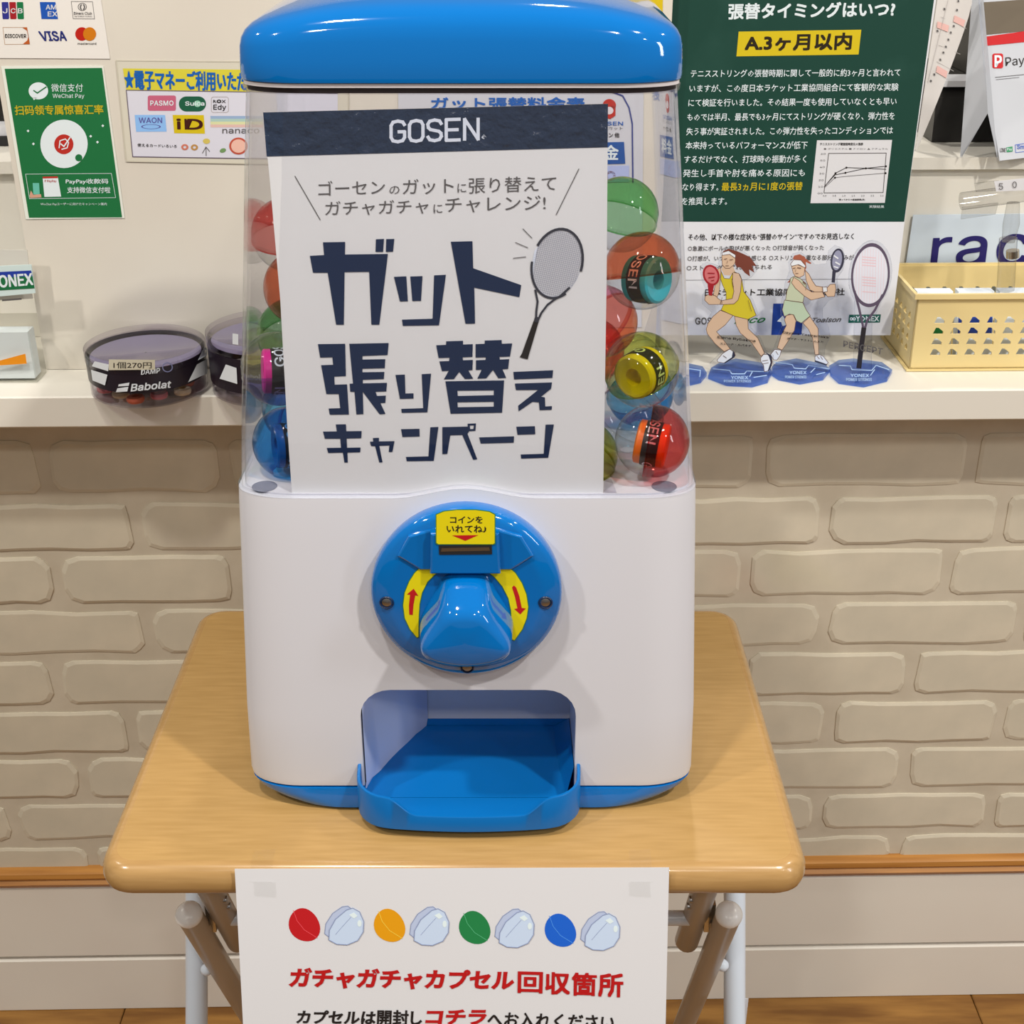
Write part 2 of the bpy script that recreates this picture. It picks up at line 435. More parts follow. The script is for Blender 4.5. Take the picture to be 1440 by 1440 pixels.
# legs: direction 62 degrees
d62 = Vector((0, math.cos(R(62)), -math.sin(R(62)))); dm = Vector((0, -math.sin(PITCH), -math.cos(PITCH)))
for sx, xa, xb, xc in ((-1, -.2447, -.272, -.226), (1, .1643, .192, .1445)):
    p1 = Vector((xa, .757, .619)); t = (p1.z - .012) / math.sin(R(62)); p2 = p1 + d62 * t
    leg = G().tube([p1, p2], .0098, 20).obj('leg', M_leg_b, tb, True, 'beige painted slanting tube leg with cream end cap')
    prof = [(0.0001, .0052), (.004, .0049), (.007, .0038), (.0092, .0015), (.0103, 0), (.0103, -.003)]
    q = (-d62).to_track_quat('Z', 'Y').to_matrix()
    G().lathe(prof[::-1], p1, 24, q).obj('end_cap', M_cap, leg, True)
    G().tube([p2, p2 + d62 * .004], .0112, 16).obj('foot_cap', M_black, leg, True)
    # white leg
    c = Vector((xb, .874, .540)); top = c - dm * (.127 / math.cos(PITCH)) * .97; bt = c + dm * ((c.z - .012) / math.cos(PITCH))
    lw_ = G().tube([top, bt], .0094, 20).obj('leg', M_leg_w, tb, True, 'white painted tube leg')
    G().tube([bt, bt + dm * .004], .0112, 16).obj('foot_cap', M_black, lw_, True)
    # short inner support tube with rounded end
    a = Vector((xc, .745, .668)); L_ = .160
    pts = [a + d62 * s_ for s_ in (0, L_ - .006, L_ - .003, L_ - .001, L_)]
    G().tube(pts, [.0098, .0098, .0085, .0055, .001], 20).obj('support_tube', M_leg_b, tb, True)
    # hinge plate and rivets between the tubes
    m_ = a + d62 * .085
    G().box((min(xc, xa) + .006, m_.y - .006, m_.z - .014), (max(xc, xa) - .006, m_.y + .006, m_.z + .014)).obj('hinge_plate', M_metal, tb)
    rv = G()
    for s_ in (.045, .06): rv.tube([a + d62 * s_ + Vector((sx * -.0105, -.004, 0)), a + d62 * s_ + Vector((sx * -.006, -.004, 0))], .003, 10)
    rv.tube([m_ + Vector((sx * .012, -.01, 0)), m_ + Vector((sx * .012, -.013, 0))], .0035, 10)
    rv.obj('rivet', M_screw, tb, True)
    kx = at_depth(291 if sx < 0 else 1016, 1364 if sx < 0 else 1358, 1.125)
    G().lathe([(.0001, .0055), (.003, .005), (.0052, .0025), (.0055, 0), (.004, -.003), (.0001, -.004)][::-1], kx, 16).obj('pivot_knob', M_leg_w, tb, True)
G().tube([(-.226, .785, .588), (.1445, .785, .588)], .006, 14).obj('cross_bar', M_leg_w, tb, True)
G().tube([(-.272, .615, .03), (.192, .615, .03)], .008, 14).obj('cross_bar', M_leg_w, tb, True)
G().tube([(-.2447, 1.06, .05), (.1643, 1.06, .05)], .008, 14).obj('cross_bar', M_leg_b, tb, True)
# warning label on the right white leg
wl = G(); p = at_depth(1046, 1418, 1.145)
wl.box((p.x - .003, p.y - .0006, p.z - .02), (p.x + .003, p.y, p.z + .012)).obj('leg_sticker', M_paper, tb)

# ================================================================== CAPSULE MACHINE
MX = -.0305
mc = thing('capsule_vending_machine', (MX, .905, ZT), 'white and blue capsule toy machine with a clear globe standing on the folding table', 'vending machine')
YB = 1.035                                       # rear of the body at the base
def sect(h, hw, yf, yb, r, k=10): return rring(MX, (yf + yb) / 2, hw, (yb - yf) / 2, r * .86, ZT + h, k, r * .48)
# body shell: height h, half width, front y, back y, corner radius
body_s = [(.0190, .1625, .7845, .045), (.0205, .1645, .7820, .046), (.025, .1652, .7815, .046), (.08, .1640, .7835, .046), (.16, .1600, .7870, .046), (.22, .1572, .7900, .046), (.245, .1560, .7910, .046), (.252, .1556, .7915, .046)]
def yf_at(h):
    for (h0, _, y0, _), (h1, _, y1, _) in zip(body_s[:-1], body_s[1:]):
        if h0 <= h <= h1: return y0 + (y1 - y0) * (h - h0) / (h1 - h0)
    return body_s[-1][2]
rings = []
for j, (h, hw, yf, r) in enumerate(body_s):
    rg = dense(sect(h, hw, yf, YB - (yf - .783), r), 24)
    if j == len(body_s) - 1 or j == len(body_s) - 2:
        for v in rg:
            if v.y < .80:
                t = abs(v.x - (MX - .001)) / .046
                b = max(0, 1 - t * t) ** 1.0 if t < 1 else 0
                b = .5 + .5 * math.cos(math.pi * min(1, t / 1.05))
                v.z += .0072 * b * (1 if j == len(body_s) - 1 else .6)
    rings.append(rg)
V, F = loft(rings)
body = obj('body_shell', V, F, M_body, mc)
# cut: dispensing opening
cut = G(); xo0, xo1, zo1 = MX - .0785, MX + .0765, ZT + .1035
pts = [Vector((xo0, 0, ZT + .0)), Vector((xo1, 0, ZT + .0))]
for a in range(0, 91, 15): pts.append(Vector((xo1 - .022 + .022 * math.cos(R(a)), 0, zo1 - .022 + .022 * math.sin(R(a)))))
for a in range(90, 181, 15): pts.append(Vector((xo0 + .022 + .022 * math.cos(R(a)), 0, zo1 - .022 + .022 * math.sin(R(a)))))
YC = .868
cut.add([p + Vector((0, .70, 0)) for p in pts] + [p + Vector((0, YC, 0)) for p in pts],
        [tuple(range(len(pts))), tuple(range(len(pts), 2 * len(pts)))[::-1]] + [(i, len(pts) + i, len(pts) + (i + 1) % len(pts), (i + 1) % len(pts)) for i in range(len(pts))])
co = cut.obj('cutter', M_body)
def carve(o):
    md = o.modifiers.new('cut', 'BOOLEAN'); md.object = co; md.operation = 'DIFFERENCE'; md.solver = 'EXACT'
    dg = bpy.context.evaluated_depsgraph_get(); me2 = bpy.data.meshes.new_from_object(o.evaluated_get(dg))
    o.modifiers.clear(); o.data = me2
    bmx = bmesh.new(); bmx.from_mesh(me2); bmesh.ops.recalc_face_normals(bmx, faces=bmx.faces); bmx.to_mesh(me2); bmx.free()
    me2.polygons.foreach_set('use_smooth', [True] * len(me2.polygons)); me2.set_sharp_from_angle(angle=R(35))
carve(body)
# blue base skirt
V, F = loft([sect(h, hw, yf, YB - (yf - .783), r) for h, hw, yf, r in ((.0026, .141, .7805, .06), (.0032, .144, .7782, .06), (.008, .153, .7785, .055), (.0140, .1612, .7800, .049), (.0186, .1640, .7812, .0465), (.0191, .156, .79, .044))])
skirt = obj('base_skirt', V, F, M_blue, mc, True)
carve(skirt); bpy.data.objects.remove(co)
for fx, fy in ((-.11, .82), (.11, .82), (-.11, 1.0), (.11, 1.0)):
    G().lathe([(.0005, 0), (.013, 0), (.0135, .003)], (MX + fx, fy, ZT), 20).obj('rubber_foot', M_black, mc)
G().box((MX - .13, .80, ZT + .0002), (MX + .13, 1.02, ZT + .0027)).obj('underside_plate', M_black, mc)
# tray
def tray_path(w, yf, yb, r, k=8):
    P = [Vector((MX - .001 - w, yb, 0))]
    for i in range(k + 1):
        a = R(180 + 90 * i / k); P.append(Vector((MX - .001 - w + r + r * math.cos(a), yf + r + r * math.sin(a), 0)))
    for i in range(1, 30): P.append(Vector((MX - .001 - w + r + 2 * (w - r) * i / 30, yf, 0)))
    for i in range(k + 1):
        a = R(270 + 90 * i / k); P.append(Vector((MX - .001 + w - r + r * math.cos(a), yf + r + r * math.sin(a), 0)))
    P.append(Vector((MX - .001 + w, yb, 0)))
    return P
def bow(v, yf): return Vector((v.x, v.y - .004 * max(0, 1 - ((v.x - MX) / .06) ** 2) * (1 if v.y < yf + .01 else 0), 0))
po = tray_path(.0815, .7485, .7840, .026); pi_ = tray_path(.0785, .7513, .7840, .023); pb = tray_path(.0735, .7545, .7840, .024)
def toph(v):
    t = abs(v.x - MX) / .0815
    s_ = 0 if t < .46 else (1 if t > .72 else (lambda q: q * q * (3 - 2 * q))((t - .46) / .26))
    h = .0215 + (.0355 - .0215) * s_
    if v.y > .770: h += .0055 * min(1, (v.y - .770) / .014)
    return h
rows_ = []
for path, hf in ((pb, lambda v: .0040), (po, lambda v: .0085), (po, lambda v: toph(v) - .0008), (po, None), (pi_, None), (pi_, lambda v: .0075)):
    rr_ = []
    for v, vo in zip(path, po):
        q = bow(v, .7485)
        h = toph(vo) if hf is None else hf(vo)
        if hf is None: q = q.lerp(bow(pi_[path.index(v)] if path is po else po[path.index(v)], .7485), .2)
        rr_.append(Vector((q.x, q.y, ZT + h)))
    rows_.append(rr_)
n = len(po); V = [v for r_ in rows_ for v in r_]
F = [(i * n + k, i * n + k + 1, (i + 1) * n + k + 1, (i + 1) * n + k) for i in range(len(rows_) - 1) for k in range(n - 1)]
# floor of the tray: strips joining left to right, then sloping floor back to the rear of the opening
i0 = 5 * n
for k in range(n // 2): F.append((i0 + k, i0 + k + 1, i0 + n - 2 - k, i0 + n - 1 - k))
for k in range(n // 2): F.append((k, n - 1 - k, n - 2 - k, k + 1))
tray = obj('dispensing_tray', V, F, M_bluet, mc, True)
G().add([(MX - .0795, .7845, ZT + .0075), (MX + .0775, .7845, ZT + .0075), (MX + .0755, .8675, ZT + .0125), (MX - .0775, .8675, ZT + .0125),
         (MX - .0795, .7845, ZT + .003), (MX + .0775, .7845, ZT + .003), (MX + .0755, .8675, ZT + .003), (MX - .0775, .8675, ZT + .003)],
        [(0, 1, 2, 3), (7, 6, 5, 4), (0, 4, 5, 1), (2, 6, 7, 3), (1, 5, 6, 2), (3, 7, 4, 0)]).obj('tray_floor', M_bluet, tray)
# right curved inside of the tray (blue scoop) and the left chute panel
g = G(); V = []; F = []
kk = 10
for i in range(kk + 1):
    a = R(90 * i / kk); yy = .7845 + .083 * i / kk
    V += [Vector((MX + .0760, yy, ZT + .008)), Vector((MX + .0760, yy, ZT + .036 - .016 * i / kk)), Vector((MX + .0710 - .001 * i, yy, ZT + .010))]
for i in range(kk):
    for l in range(3): F.append((3 * i + l, 3 * i + (l + 1) % 3, 3 * i + 3 + (l + 1) % 3, 3 * i + 3 + l))
g.add(V, F).obj('tray_scoop', M_bluet, tray, True)
V = []; F = []
for i in range(9):
    t = i / 8; xx = MX - .0775 + .041 * t ** 1.6; yy = .7860 + .081 * t
    V += [Vector((xx + .0, yy, zo1 - .002)), Vector((xx, yy, ZT + .021 - .013 * t * (1 - t) * 4 + .030 * t * t * 0)), Vector((xx - .002, yy + .001, ZT + .0085)), ]
for i in range(8):
    for l in range(2): F.append((3 * i + l, 3 * i + l + 1, 3 * i + 4 + l, 3 * i + 3 + l))
G().add(V, F).obj('chute_panel', mat('grey_white_plastic', ph(196, 194, 204), .4), mc, True)

# ---- coin disc
hc = .1862; yd = yf_at(hc) - .0
DC = Vector((MX - .0005, yd, ZT + hc))
xfd = Matrix.Rotation(R(90), 3, 'X')            # lathe axis z -> -y
def dprof(l): return l
V, F = [], []
g = G().lathe([(.0640, -.003), (.0650, .002), (.0650, .0085), (.0636, .0118), (.0605, .0136), (.0540, .0150), (.0525, .0154), (.0500, .0154), (.0001, .0154)], DC, 72, xfd)
disc = g.obj('coin_mechanism_disc', M_blue, mc, True)
yF = yd - .0154
# step that frames the upper facets
def ext(pts, y0, y1, m, name, parent, inset=0.0, smooth=False, label=None):
    """extrude an outline (x,z about DC) from y0 out to y1 (towards the camera), the front face inset a little"""
    n = len(pts); cx = sum(p[0] for p in pts) / n; cz = sum(p[1] for p in pts) / n
    def sh(p, i): 
        d = math.hypot(p[0] - cx, p[1] - cz) or 1; return (p[0] - (p[0] - cx) / d * i, p[1] - (p[1] - cz) / d * i)
    lev = [(y0, 0), (y1 + inset * .8, 0), (y1 + inset * .25, inset * .3), (y1, inset)] if inset else [(y0, 0), (y1, 0)]
    rg = [[Vector((DC.x + sh(p, i)[0], yy, DC.z + sh(p, i)[1])) for p in pts] for yy, i in lev]
    V = [v for r_ in rg for v in r_]; F = [(i * n + k, i * n + (k + 1) % n, (i + 1) * n + (k + 1) % n, (i + 1) * n + k) for i in range(len(rg) - 1) for k in range(n)]
    F.append(tuple(range((len(rg) - 1) * n, len(rg) * n)))
    return obj(name, V, F, m, parent, smooth, label)
# sloping hood above the knob carrying the coin slot
hood = [(-.0454, .033), (-.031, .0225), (.031, .0225), (.0454, .033), (.0375, .0475), (.020, .0535), (0, .0550), (-.020, .0535), (-.0375, .0475)]
ext(hood, yF + .002, yF - .0018, M_blue, 'slot_hood', disc, .0018)
block = [(-.0235, .0225), (.0235, .0225), (.0225, .0525), (0, .0545), (-.0225, .0525)]
ext(block, yF, yF - .0075, M_blue, 'slot_block', disc, .002)
# slot: frame, dark opening, metal bar
sl = plane((0, yF - .0078, 0), (0, -1, 0))
pr_s = Print(sl, disc, 0)
X_ = lambda x, y: (500 + x / 4.5, 680 + y / 4.5)
pc = Print(sl, disc, .0001, X_)
pc.poly(M_black, [(527, 392), (862, 388), (864, 447), (529, 450)], 0, name='coin_slot')
pc.poly(M_metal, [(545, 408), (845, 402), (850, 424), (540, 430)], 1, name='slot_shutter')
M_ly = mat('label_yellow', rgb(228, 214, 20), .35, .5); M_ge = mat('label_green_edge', rgb(60, 130, 60), .35)
M_red = mat('label_red', rgb(190, 24, 34), .35)
lab = [(512, 196), (560, 176), (640, 167), (760, 167), (845, 178), (880, 196), (880, 376), (868, 382), (525, 382), (512, 374)]
pc.poly(M_ge, [(695 + (x - 695) * 1.03, 275 + (y - 275) * 1.045) for x, y in lab], 1, name='coin_label')
pc.poly(M_ly, lab, 2, name='coin_label')
pc.text(M_ink, 'コインを', (598, 205, 805, 250), 3, bold=.02)
pc.text(M_ink, 'いれてね♪', (578, 262, 828, 308), 3, bold=.02)
pc.poly(M_red, [(610, 326), (778, 324), (695, 360)], 3, name='printed_arrow')
pc.done()
# yellow arcs
pa = Print(plane((0, yF - .0002, 0), (0, -1, 0)), disc, .0001, X_)
la = [(415, 528), (548, 530), (552, 548), (500, 575), (455, 620), (420, 690), (405, 760), (400, 830), (398, 900), (398, 968), (388, 972), (345, 920), (312, 850), (302, 770), (312, 690), (340, 620), (375, 565)]
ra = [(826, 530), (962, 524), (1010, 565), (1052, 630), (1080, 700), (1092, 780), (1082, 850), (1055, 920), (1005, 990), (992, 985), (990, 900), (984, 800), (968, 725), (930, 650), (880, 590), (835, 555), (820, 540)]
for pts, nm in ((la, 'a'), (ra, 'b')):
    cx = sum(p[0] for p in pts) / len(pts); cy = sum(p[1] for p in pts) / len(pts)
    pa.line(M_ge, pts, 9, 0, True, name='direction_label')
    pa.poly(M_ly, pts, 1, name='direction_label')
pa.poly(M_red, [(340, 828), (362, 830), (366, 770), (378, 706), (398, 710), (368, 664), (325, 700), (345, 702), (338, 770)], 2, name='printed_arrow')
pa.grp = 1
pa.poly(M_red, [(990, 655), (1002, 644), (1016, 655), (1036, 710), (1052, 786), (1078, 788), (1042, 826), (1004, 792), (1024, 788), (1010, 720)], 2, name='printed_arrow')
pa.done()
# screws in wells
for sx_, sy_ in ((544, 846), (767, 846), (657, 937)):
    p = hit(sx_, sy_, (0, yF + .001, 0), Vector((0, 1, 0)))
    G().lathe([(.0042, .0), (.0050, .0012), (.0042, .0018), (.0036, .0006)], (p.x, yF + .0008, p.z), 20, xfd).obj('screw_well', M_navy, disc, True)
    G().lathe([(.0033, .0), (.0033, .0010), (.002, .0016), (.0001, .0018)], (p.x, yF + .0006, p.z), 16, xfd).obj('screw', M_screw, disc, True)
# knob: rounded triangle, narrow at the top
def knob_out(s, zt, zb, wt, wb_):
    """closed outline: apex half width wt at zt, shoulder half width wb_ near the bottom zb"""
    P = []
    fr_c = ((0, .60), (.10, .86), (.25, 1.22))
    ctrl = [(0, zt), (wt * .7, zt - .0006), (wt * 1.15, zt - .0045), (wt + (wb_ - wt) * .38, zt - (zt - zb) * .26), (wt + (wb_ - wt) * .68, zt - (zt - zb) * .43), (wt + (wb_ - wt) * .91, zt - (zt - zb) * .58), (wb_, zt - (zt - zb) * .70), (wb_ * .97, zt - (zt - zb) * .80), (wb_ * .82, zt - (zt - zb) * .90), (wb_ * .52, zt - (zt - zb) * .975), (0, zb - .001)]
    ctrl_old = [(0, zt), (wt * .7, zt - .0008), (wt, zt - .004), (wt + (wb_ - wt) * .28, zt - (zt - zb) * .28), (wt + (wb_ - wt) * .68, zt - (zt - zb) * .50), (wb_ * .97, zt - (zt - zb) * .68),
            (wb_, zt - (zt - zb) * .78), (wb_ * .93, zt - (zt - zb) * .875), (wb_ * .72, zt - (zt - zb) * .94), (wb_ * .4, zt - (zt - zb) * .985), (0, zb)]
    right = [(x * s, z) for x, z in ctrl]; left = [(-x * s, z) for x, z in ctrl[1:-1]][::-1]
    return right + left
def smooth_out(P, it=2):
    for _ in range(it):
        Q = []
        for i in range(len(P)):
            a, b = P[i], P[(i + 1) % len(P)]
            Q += [(a[0] * .75 + b[0] * .25, a[1] * .75 + b[1] * .25), (a[0] * .25 + b[0] * .75, a[1] * .25 + b[1] * .75)]
        P = Q
    return P
kz0, kz1 = .0208, -.0385
levels = [(0, 0, 0), (.006, 0, 0), (.020, .0006, 0), (.0262, .0012, .0), (.0292, .0032, .0), (.0305, .0062, 0)]
rg = []
for dy, ins, _ in levels:
    tf = dy / .0305
    P = smooth_out(knob_out(1, kz0 - ins * 1.0 - tf * .0150, kz1 + ins + tf * .0, .0135 - ins * .55, .0322 - ins - tf * .0012))
    rg.append([Vector((DC.x + x, yF - .0002 - dy - (z + .02) * 0, DC.z + z)) for x, z in P])
V = [v for r_ in rg for v in r_]; n = len(rg[0]); F = [(i * n + k, i * n + (k + 1) % n, (i + 1) * n + (k + 1) % n, (i + 1) * n + k) for i in range(len(rg) - 1) for k in range(n)]
c = sum(rg[-1], Vector()) / n; V.append(c + Vector((0, -.0008, 0))); F += [((len(rg) - 1) * n + k, (len(rg) - 1) * n + (k + 1) % n, len(V) - 1) for k in range(n)]
obj('turning_knob', V, F, M_blue, mc, True)

# ---- globe
def yback(yf): return YB - (yf - .783)
gl = [(.2495, .1540, .7935, .044), (.256, .1537, .7937, .045), (.30, .1502, .7965, .046), (.38, .1432, .8025, .046), (.46, .1358, .8085, .045), (.500, .1318, .8112, .044), (.5105, .1308, .8118, .044)]
V, F = loft([sect(h, hw, yf, yback(yf), r, 12) for h, hw, yf, r in gl], False, False)
th = .0022
Vi, Fi = loft([sect(h, hw - th, yf + th, yback(yf) - th, r - th, 12) for h, hw, yf, r in gl], False, False)
g = G().add(V, F).add(Vi, [f[::-1] for f in Fi])
n = 52
nr = len(V) // len(gl)
for i0 in (0, (len(gl) - 1) * nr):
    for k in range(nr): g.F.append((i0 + k, i0 + (k + 1) % nr, len(V) + i0 + (k + 1) % nr, len(V) + i0 + k))
globe = g.obj('clear_globe', M_globe, mc, True)
# flange at the foot of the globe, lying on the body
V, F = loft([dense(sect(h, hw, yf, yback(yf), r, 12), 24) for h, hw, yf, r in ((.2522, .1558, .7912, .046), (.2540, .1558, .7912, .046), (.2545, .1542, .7934, .045))], False, False)
for v in V:
    if v.y < .80: v.z += .0072 * (.5 + .5 * math.cos(math.pi * min(1, abs(v.x - MX + .001) / .0483)))
obj('globe_flange', V, F, clear('flange_plastic', (.85, .86, .88), .05, .9, edge=(.35, .35, .38)), mc, True)
# floor of the globe with round drain holes
hf = .2488
gf = obj('globe_floor', *loft([sect(h, .1510, .7965, yback(.7965), .043, 10) for h in (.2455, hf + .0045)]), M_body, mc)
M_hole = mat('hole_grey', ph(120, 118, 124), .6)
for px, py in ((372, 684), (934, 684)):
    p = hit(px, py, (0, 0, ZT + hf + .0047), Vector((0, 0, 1)))
    G().lathe([(.0001, 0), (.0085, 0), (.0085, .0002)], p, 24).obj('floor_hole', M_hole, gf)
# neck ring and lid
V, F = loft([sect(h, hw, yf, yback(yf), .044, 12) for h, hw, yf in ((.5100, .1290, .8135), (.5126, .1290, .8135), (.5128, .1318, .8108), (.5150, .1318, .8108), (.5175, .1290, .8135))], True, True)
obj('neck_ring', V, F, mat('pale_neck', ph(205, 190, 180), .2), mc, True)
V, F = loft([sect(h, hw, yf, yback(yf), .044, 12) for h, hw, yf in ((.5095, .1302, .8124), (.5128, .1302, .8124))], False, False)
obj('neck_gap_shade', V, F, M_dark, mc, True)  # inset ring coloured dark to stand in for the shaded gap under the lid
V, F = loft([sect(h, hw, yf, yback(yf), .045, 12) for h, hw, yf in ((.5090, .1322, .8108), (.5125, .1325, .8105), (.5130, .1308, .812))], False, False)
obj('globe_rim', V, F, clear('rim_plastic', (.80, .78, .80), .05, .9, edge=(.3, .28, .3)), mc, True)
lid_s = [(.5155, .1306, .8115, .045, 0), (.5157, .1326, .8095, .046, 0), (.5180, .1330, .8090, .046, 0), (.5260, .1329, .8092, .046, .12), (.5340, .1325, .8098, .047, .40), (.5385, .1316, .8112, .048, .60), (.5418, .1295, .8138, .049, .74), (.5440, .1260, .8180, .050, .84), (.5455, .1200, .8245, .051, .91), (.5464, .1110, .835, .051, .94), (.5472, .0980, .850, .050, .97), (.5478, .080, .866, .045, .98), (.5482, .055, .881, .032, .99), (.5484, .03, .896, .016, 1)]
rg = []
for h, hw, yf, r, k in lid_s:
    rr_ = dense(sect(h, hw, yf, 1.82 - yf, r, 12), 12)
    for v in rr_: v.z += k * .0185 * (1 - abs((v.x - MX) / .134) ** 3) * (1 - .35 * ((v.y - .91) / .11) ** 2)
    rg.append(rr_)
mn = min(len(r_) for r_ in rg); 
rg = [r_ for r_ in rg if len(r_) == len(rg[0])]
V, F = loft(rg)
obj('lid', V, F, M_blue, mc, True)

# ---- campaign poster behind the front of the globe
PN = Vector((0, -.2565, .0187)).normalized()
pp = plane((0, .7937 + .0036, ZT + .252), Vector((0, -(.508 - .252), -(.0182))).cross(Vector((1, 0, 0))).normalized() if False else Vector((0, -.256, .0182)))
cp = thing('campaign_poster', pp(630, 700), 'tall white restringing campaign poster with navy header inside the globe front', 'poster')
out = [(370, 158), (855, 146), (853, 400), (848, 701), (411, 701), (404, 600), (394, 420), (380, 260)]
G().slab([pp(x, y) for x, y in out], pp.N, .0006).obj('paper_sheet', mat('laminated_paper', ph(212, 203, 192), .3, .4, coat=.25, bump=(30, .05, .001)), cp)
pr = Print(pp, cp, .0002)
hd = [(370, 158), (855, 146), (854.5, 207), (375, 220)]
pr.poly(M_navyg, hd, 0, name='header_band')
M_lg = mat('light_grey_ink', ph(206, 204, 204), .5)
def strokes(pr_, m, x, y, w, h, st, wd, sl=0.0):
    for ch in st:
        for pl in STROKE[ch]:
            pr_.line(m, [(x + w * u, y + h * v - sl * (x + w * u)) for u, v in pl], wd, 1, name='brand_lettering')
        x += w * 1.36
STROKE = {'G': [[(1, .2), (.86, .05), (.5, 0), (.14, .05), (0, .22), (0, .78), (.14, .95), (.5, 1), (.86, .95), (1, .8), (1, .52), (.55, .52)]],
          'O': [[(0, .22), (.14, .05), (.5, 0), (.86, .05), (1, .22), (1, .78), (.86, .95), (.5, 1), (.14, .95), (0, .78), (0, .2)]],
          'S': [[(1, .2), (.86, .05), (.5, 0), (.14, .05), (0, .2), (.04, .36), (.2, .46), (.8, .55), (.97, .65), (1, .8), (.86, .95), (.5, 1), (.14, .95), (0, .8)]],
          'E': [[(1, 0), (0, 0), (0, 1), (1, 1)], [(0, .5), (.85, .5)]], 'N': [[(0, 1), (0, 0), (1, 1), (1, 0)]]}
strokes(pr, M_lg, 550, 170.5 + 550 * .030, 19, 29, 'GOSEN', 4.6, .030)
pr.text(M_lg, '®', (677, 189, 684, 197), 1)
Y_ = Print(pp, cp, .0002, lambda x, y: (360 + x / 2.8235, 130 + y / 2.8235)); Y_.L = pr.L
# small two line slogan
for t, q in (('ゴーセン', [(248, 352), (512, 345), (512, 402), (248, 410)]), ('の', [(530, 372), (570, 370), (570, 402), (530, 404)]), ('ガット', [(583, 345), (785, 340), (785, 400), (583, 406)]),
             ('に', [(800, 362), (835, 360), (835, 396), (800, 398)]), ('張り替えて', [(845, 338), (1192, 330), (1192, 390), (845, 402)]),
             ('ガチャガチャ', [(275, 432), (685, 424), (685, 480), (275, 490)]), ('に', [(705, 444), (740, 442), (740, 478), (705, 480)]), ('チャレンジ!', [(752, 418), (1150, 408), (1150, 468), (752, 478)])):
    Y_.text(M_gink, t, q, 1, res=2)
Y_.line(M_gink, [(155, 332), (255, 505)], 3.2, 1); Y_.line(M_gink, [(1282, 303), (1192, 485)], 3.2, 1)
# big block letters, traced
A_ = Print(pp, cp, .0002, lambda x, y: (420 + x / 3.7895, 320 + y / 3.7895)); A_.L = pr.L
for P in ([(130, 78), (248, 76), (247, 143), (476, 140), (430, 517), (388, 517), (376, 235), (245, 237), (241, 517), (200, 517), (155, 240), (77, 240), (60, 150), (136, 146)],
          [(412, 62), (455, 60), (450, 129), (410, 129)], [(467, 61), (510, 60), (503, 128), (465, 129)],
          [(508, 262), (574, 259), (582, 392), (540, 393)], [(595, 260), (660, 258), (652, 390), (606, 391)],
          [(722, 254), (785, 251), (748, 520), (555, 523), (551, 490), (714, 485)],
          [(811, 75), (926, 72), (930, 216), (1186, 306), (1176, 370), (936, 319), (940, 511), (889, 512)]):
    A_.poly(M_navy, P, 1, name='block_lettering')
B_ = Print(pp, cp, .0002, lambda x, y: (420 + x / 3.7895, 470 + y / 3.7895)); B_.L = pr.L
for P in ([(103, 52), (248, 50), (252, 222), (190, 225), (192, 268), (258, 266), (268, 427), (166, 428), (160, 395), (222, 393), (214, 318), (148, 318), (120, 164), (184, 162), (180, 122), (115, 124)],
          [(270, 50), (480, 46), (474, 110), (340, 115), (340, 134), (462, 132), (459, 180), (340, 183), (340, 202), (457, 200), (454, 238), (342, 242), (342, 261), (471, 258), (467, 304), (410, 306), (418, 328), (465, 326), (462, 365), (436, 366), (463, 424), (432, 426), (342, 306), (345, 425), (308, 427), (298, 306), (275, 306), (272, 263), (290, 262)],
          [(516, 216), (566, 214), (569, 315), (612, 314), (612, 342), (540, 344)],
          [(656, 212), (706, 209), (686, 415), (549, 418), (547, 397), (664, 393)],
          [(733, 58), (786, 56), (786, 37), (876, 34), (876, 54), (928, 52), (926, 120), (874, 122), (876, 138), (928, 136), (926, 190), (904, 192), (930, 236), (886, 238), (856, 200), (828, 238), (774, 240), (800, 194), (764, 196), (750, 144), (802, 142), (804, 124), (746, 126)],
          [(943, 52), (992, 50), (992, 33), (1082, 30), (1082, 50), (1138, 48), (1126, 118), (1070, 120), (1072, 134), (1122, 132), (1116, 184), (1086, 186), (1106, 232), (1064, 234), (1036, 190), (1000, 234), (952, 236), (976, 188), (945, 190), (945, 138), (996, 136), (998, 122), (943, 124)],
          [(1144, 200), (1356, 191), (1352, 232), (1148, 240)],
          [(1152, 262), (1350, 256), (1345, 290), (1292, 332), (1312, 336), (1314, 384), (1350, 382), (1348, 402), (1284, 404), (1280, 362), (1246, 360), (1172, 410), (1170, 380), (1276, 296), (1158, 297)],
          [(198, 480), (252, 479), (254, 516), (336, 515), (334, 553), (256, 555), (258, 604), (330, 603), (328, 628), (260, 630), (262, 683), (244, 683), (236, 630), (158, 632), (150, 605), (226, 604), (222, 556), (140, 556), (130, 518), (204, 517)],
          [(396, 552), (428, 551), (428, 570), (511, 569), (500, 626), (480, 627), (484, 592), (430, 594), (447, 682), (430, 683), (408, 596), (386, 595), (380, 572), (398, 571)],
          [(546, 505), (644, 503), (645, 544), (553, 547)], [(702, 495), (745, 493), (720, 674), (576, 676), (572, 653), (692, 650)],
          [(766, 494), (905, 491), (908, 518), (900, 530), (952, 666), (930, 668), (872, 536), (808, 538), (792, 637), (766, 638)],
          [(962, 549), (1148, 543), (1146, 577), (970, 582)],
          [(1160, 492), (1259, 489), (1261, 532), (1166, 535)], [(1316, 481), (1360, 480), (1330, 657), (1186, 662), (1183, 640), (1306, 636)]):
    B_.poly(M_navy, P, 1, name='block_lettering')
B_.poly(M_navy, [(782, 250), (1095, 245), (1084, 417), (810, 423)], 1, holes=[[(846, 300), (1040, 298), (1040, 324), (848, 328)], [(846, 362), (1040, 359), (1040, 385), (848, 388)]], name='block_lettering')
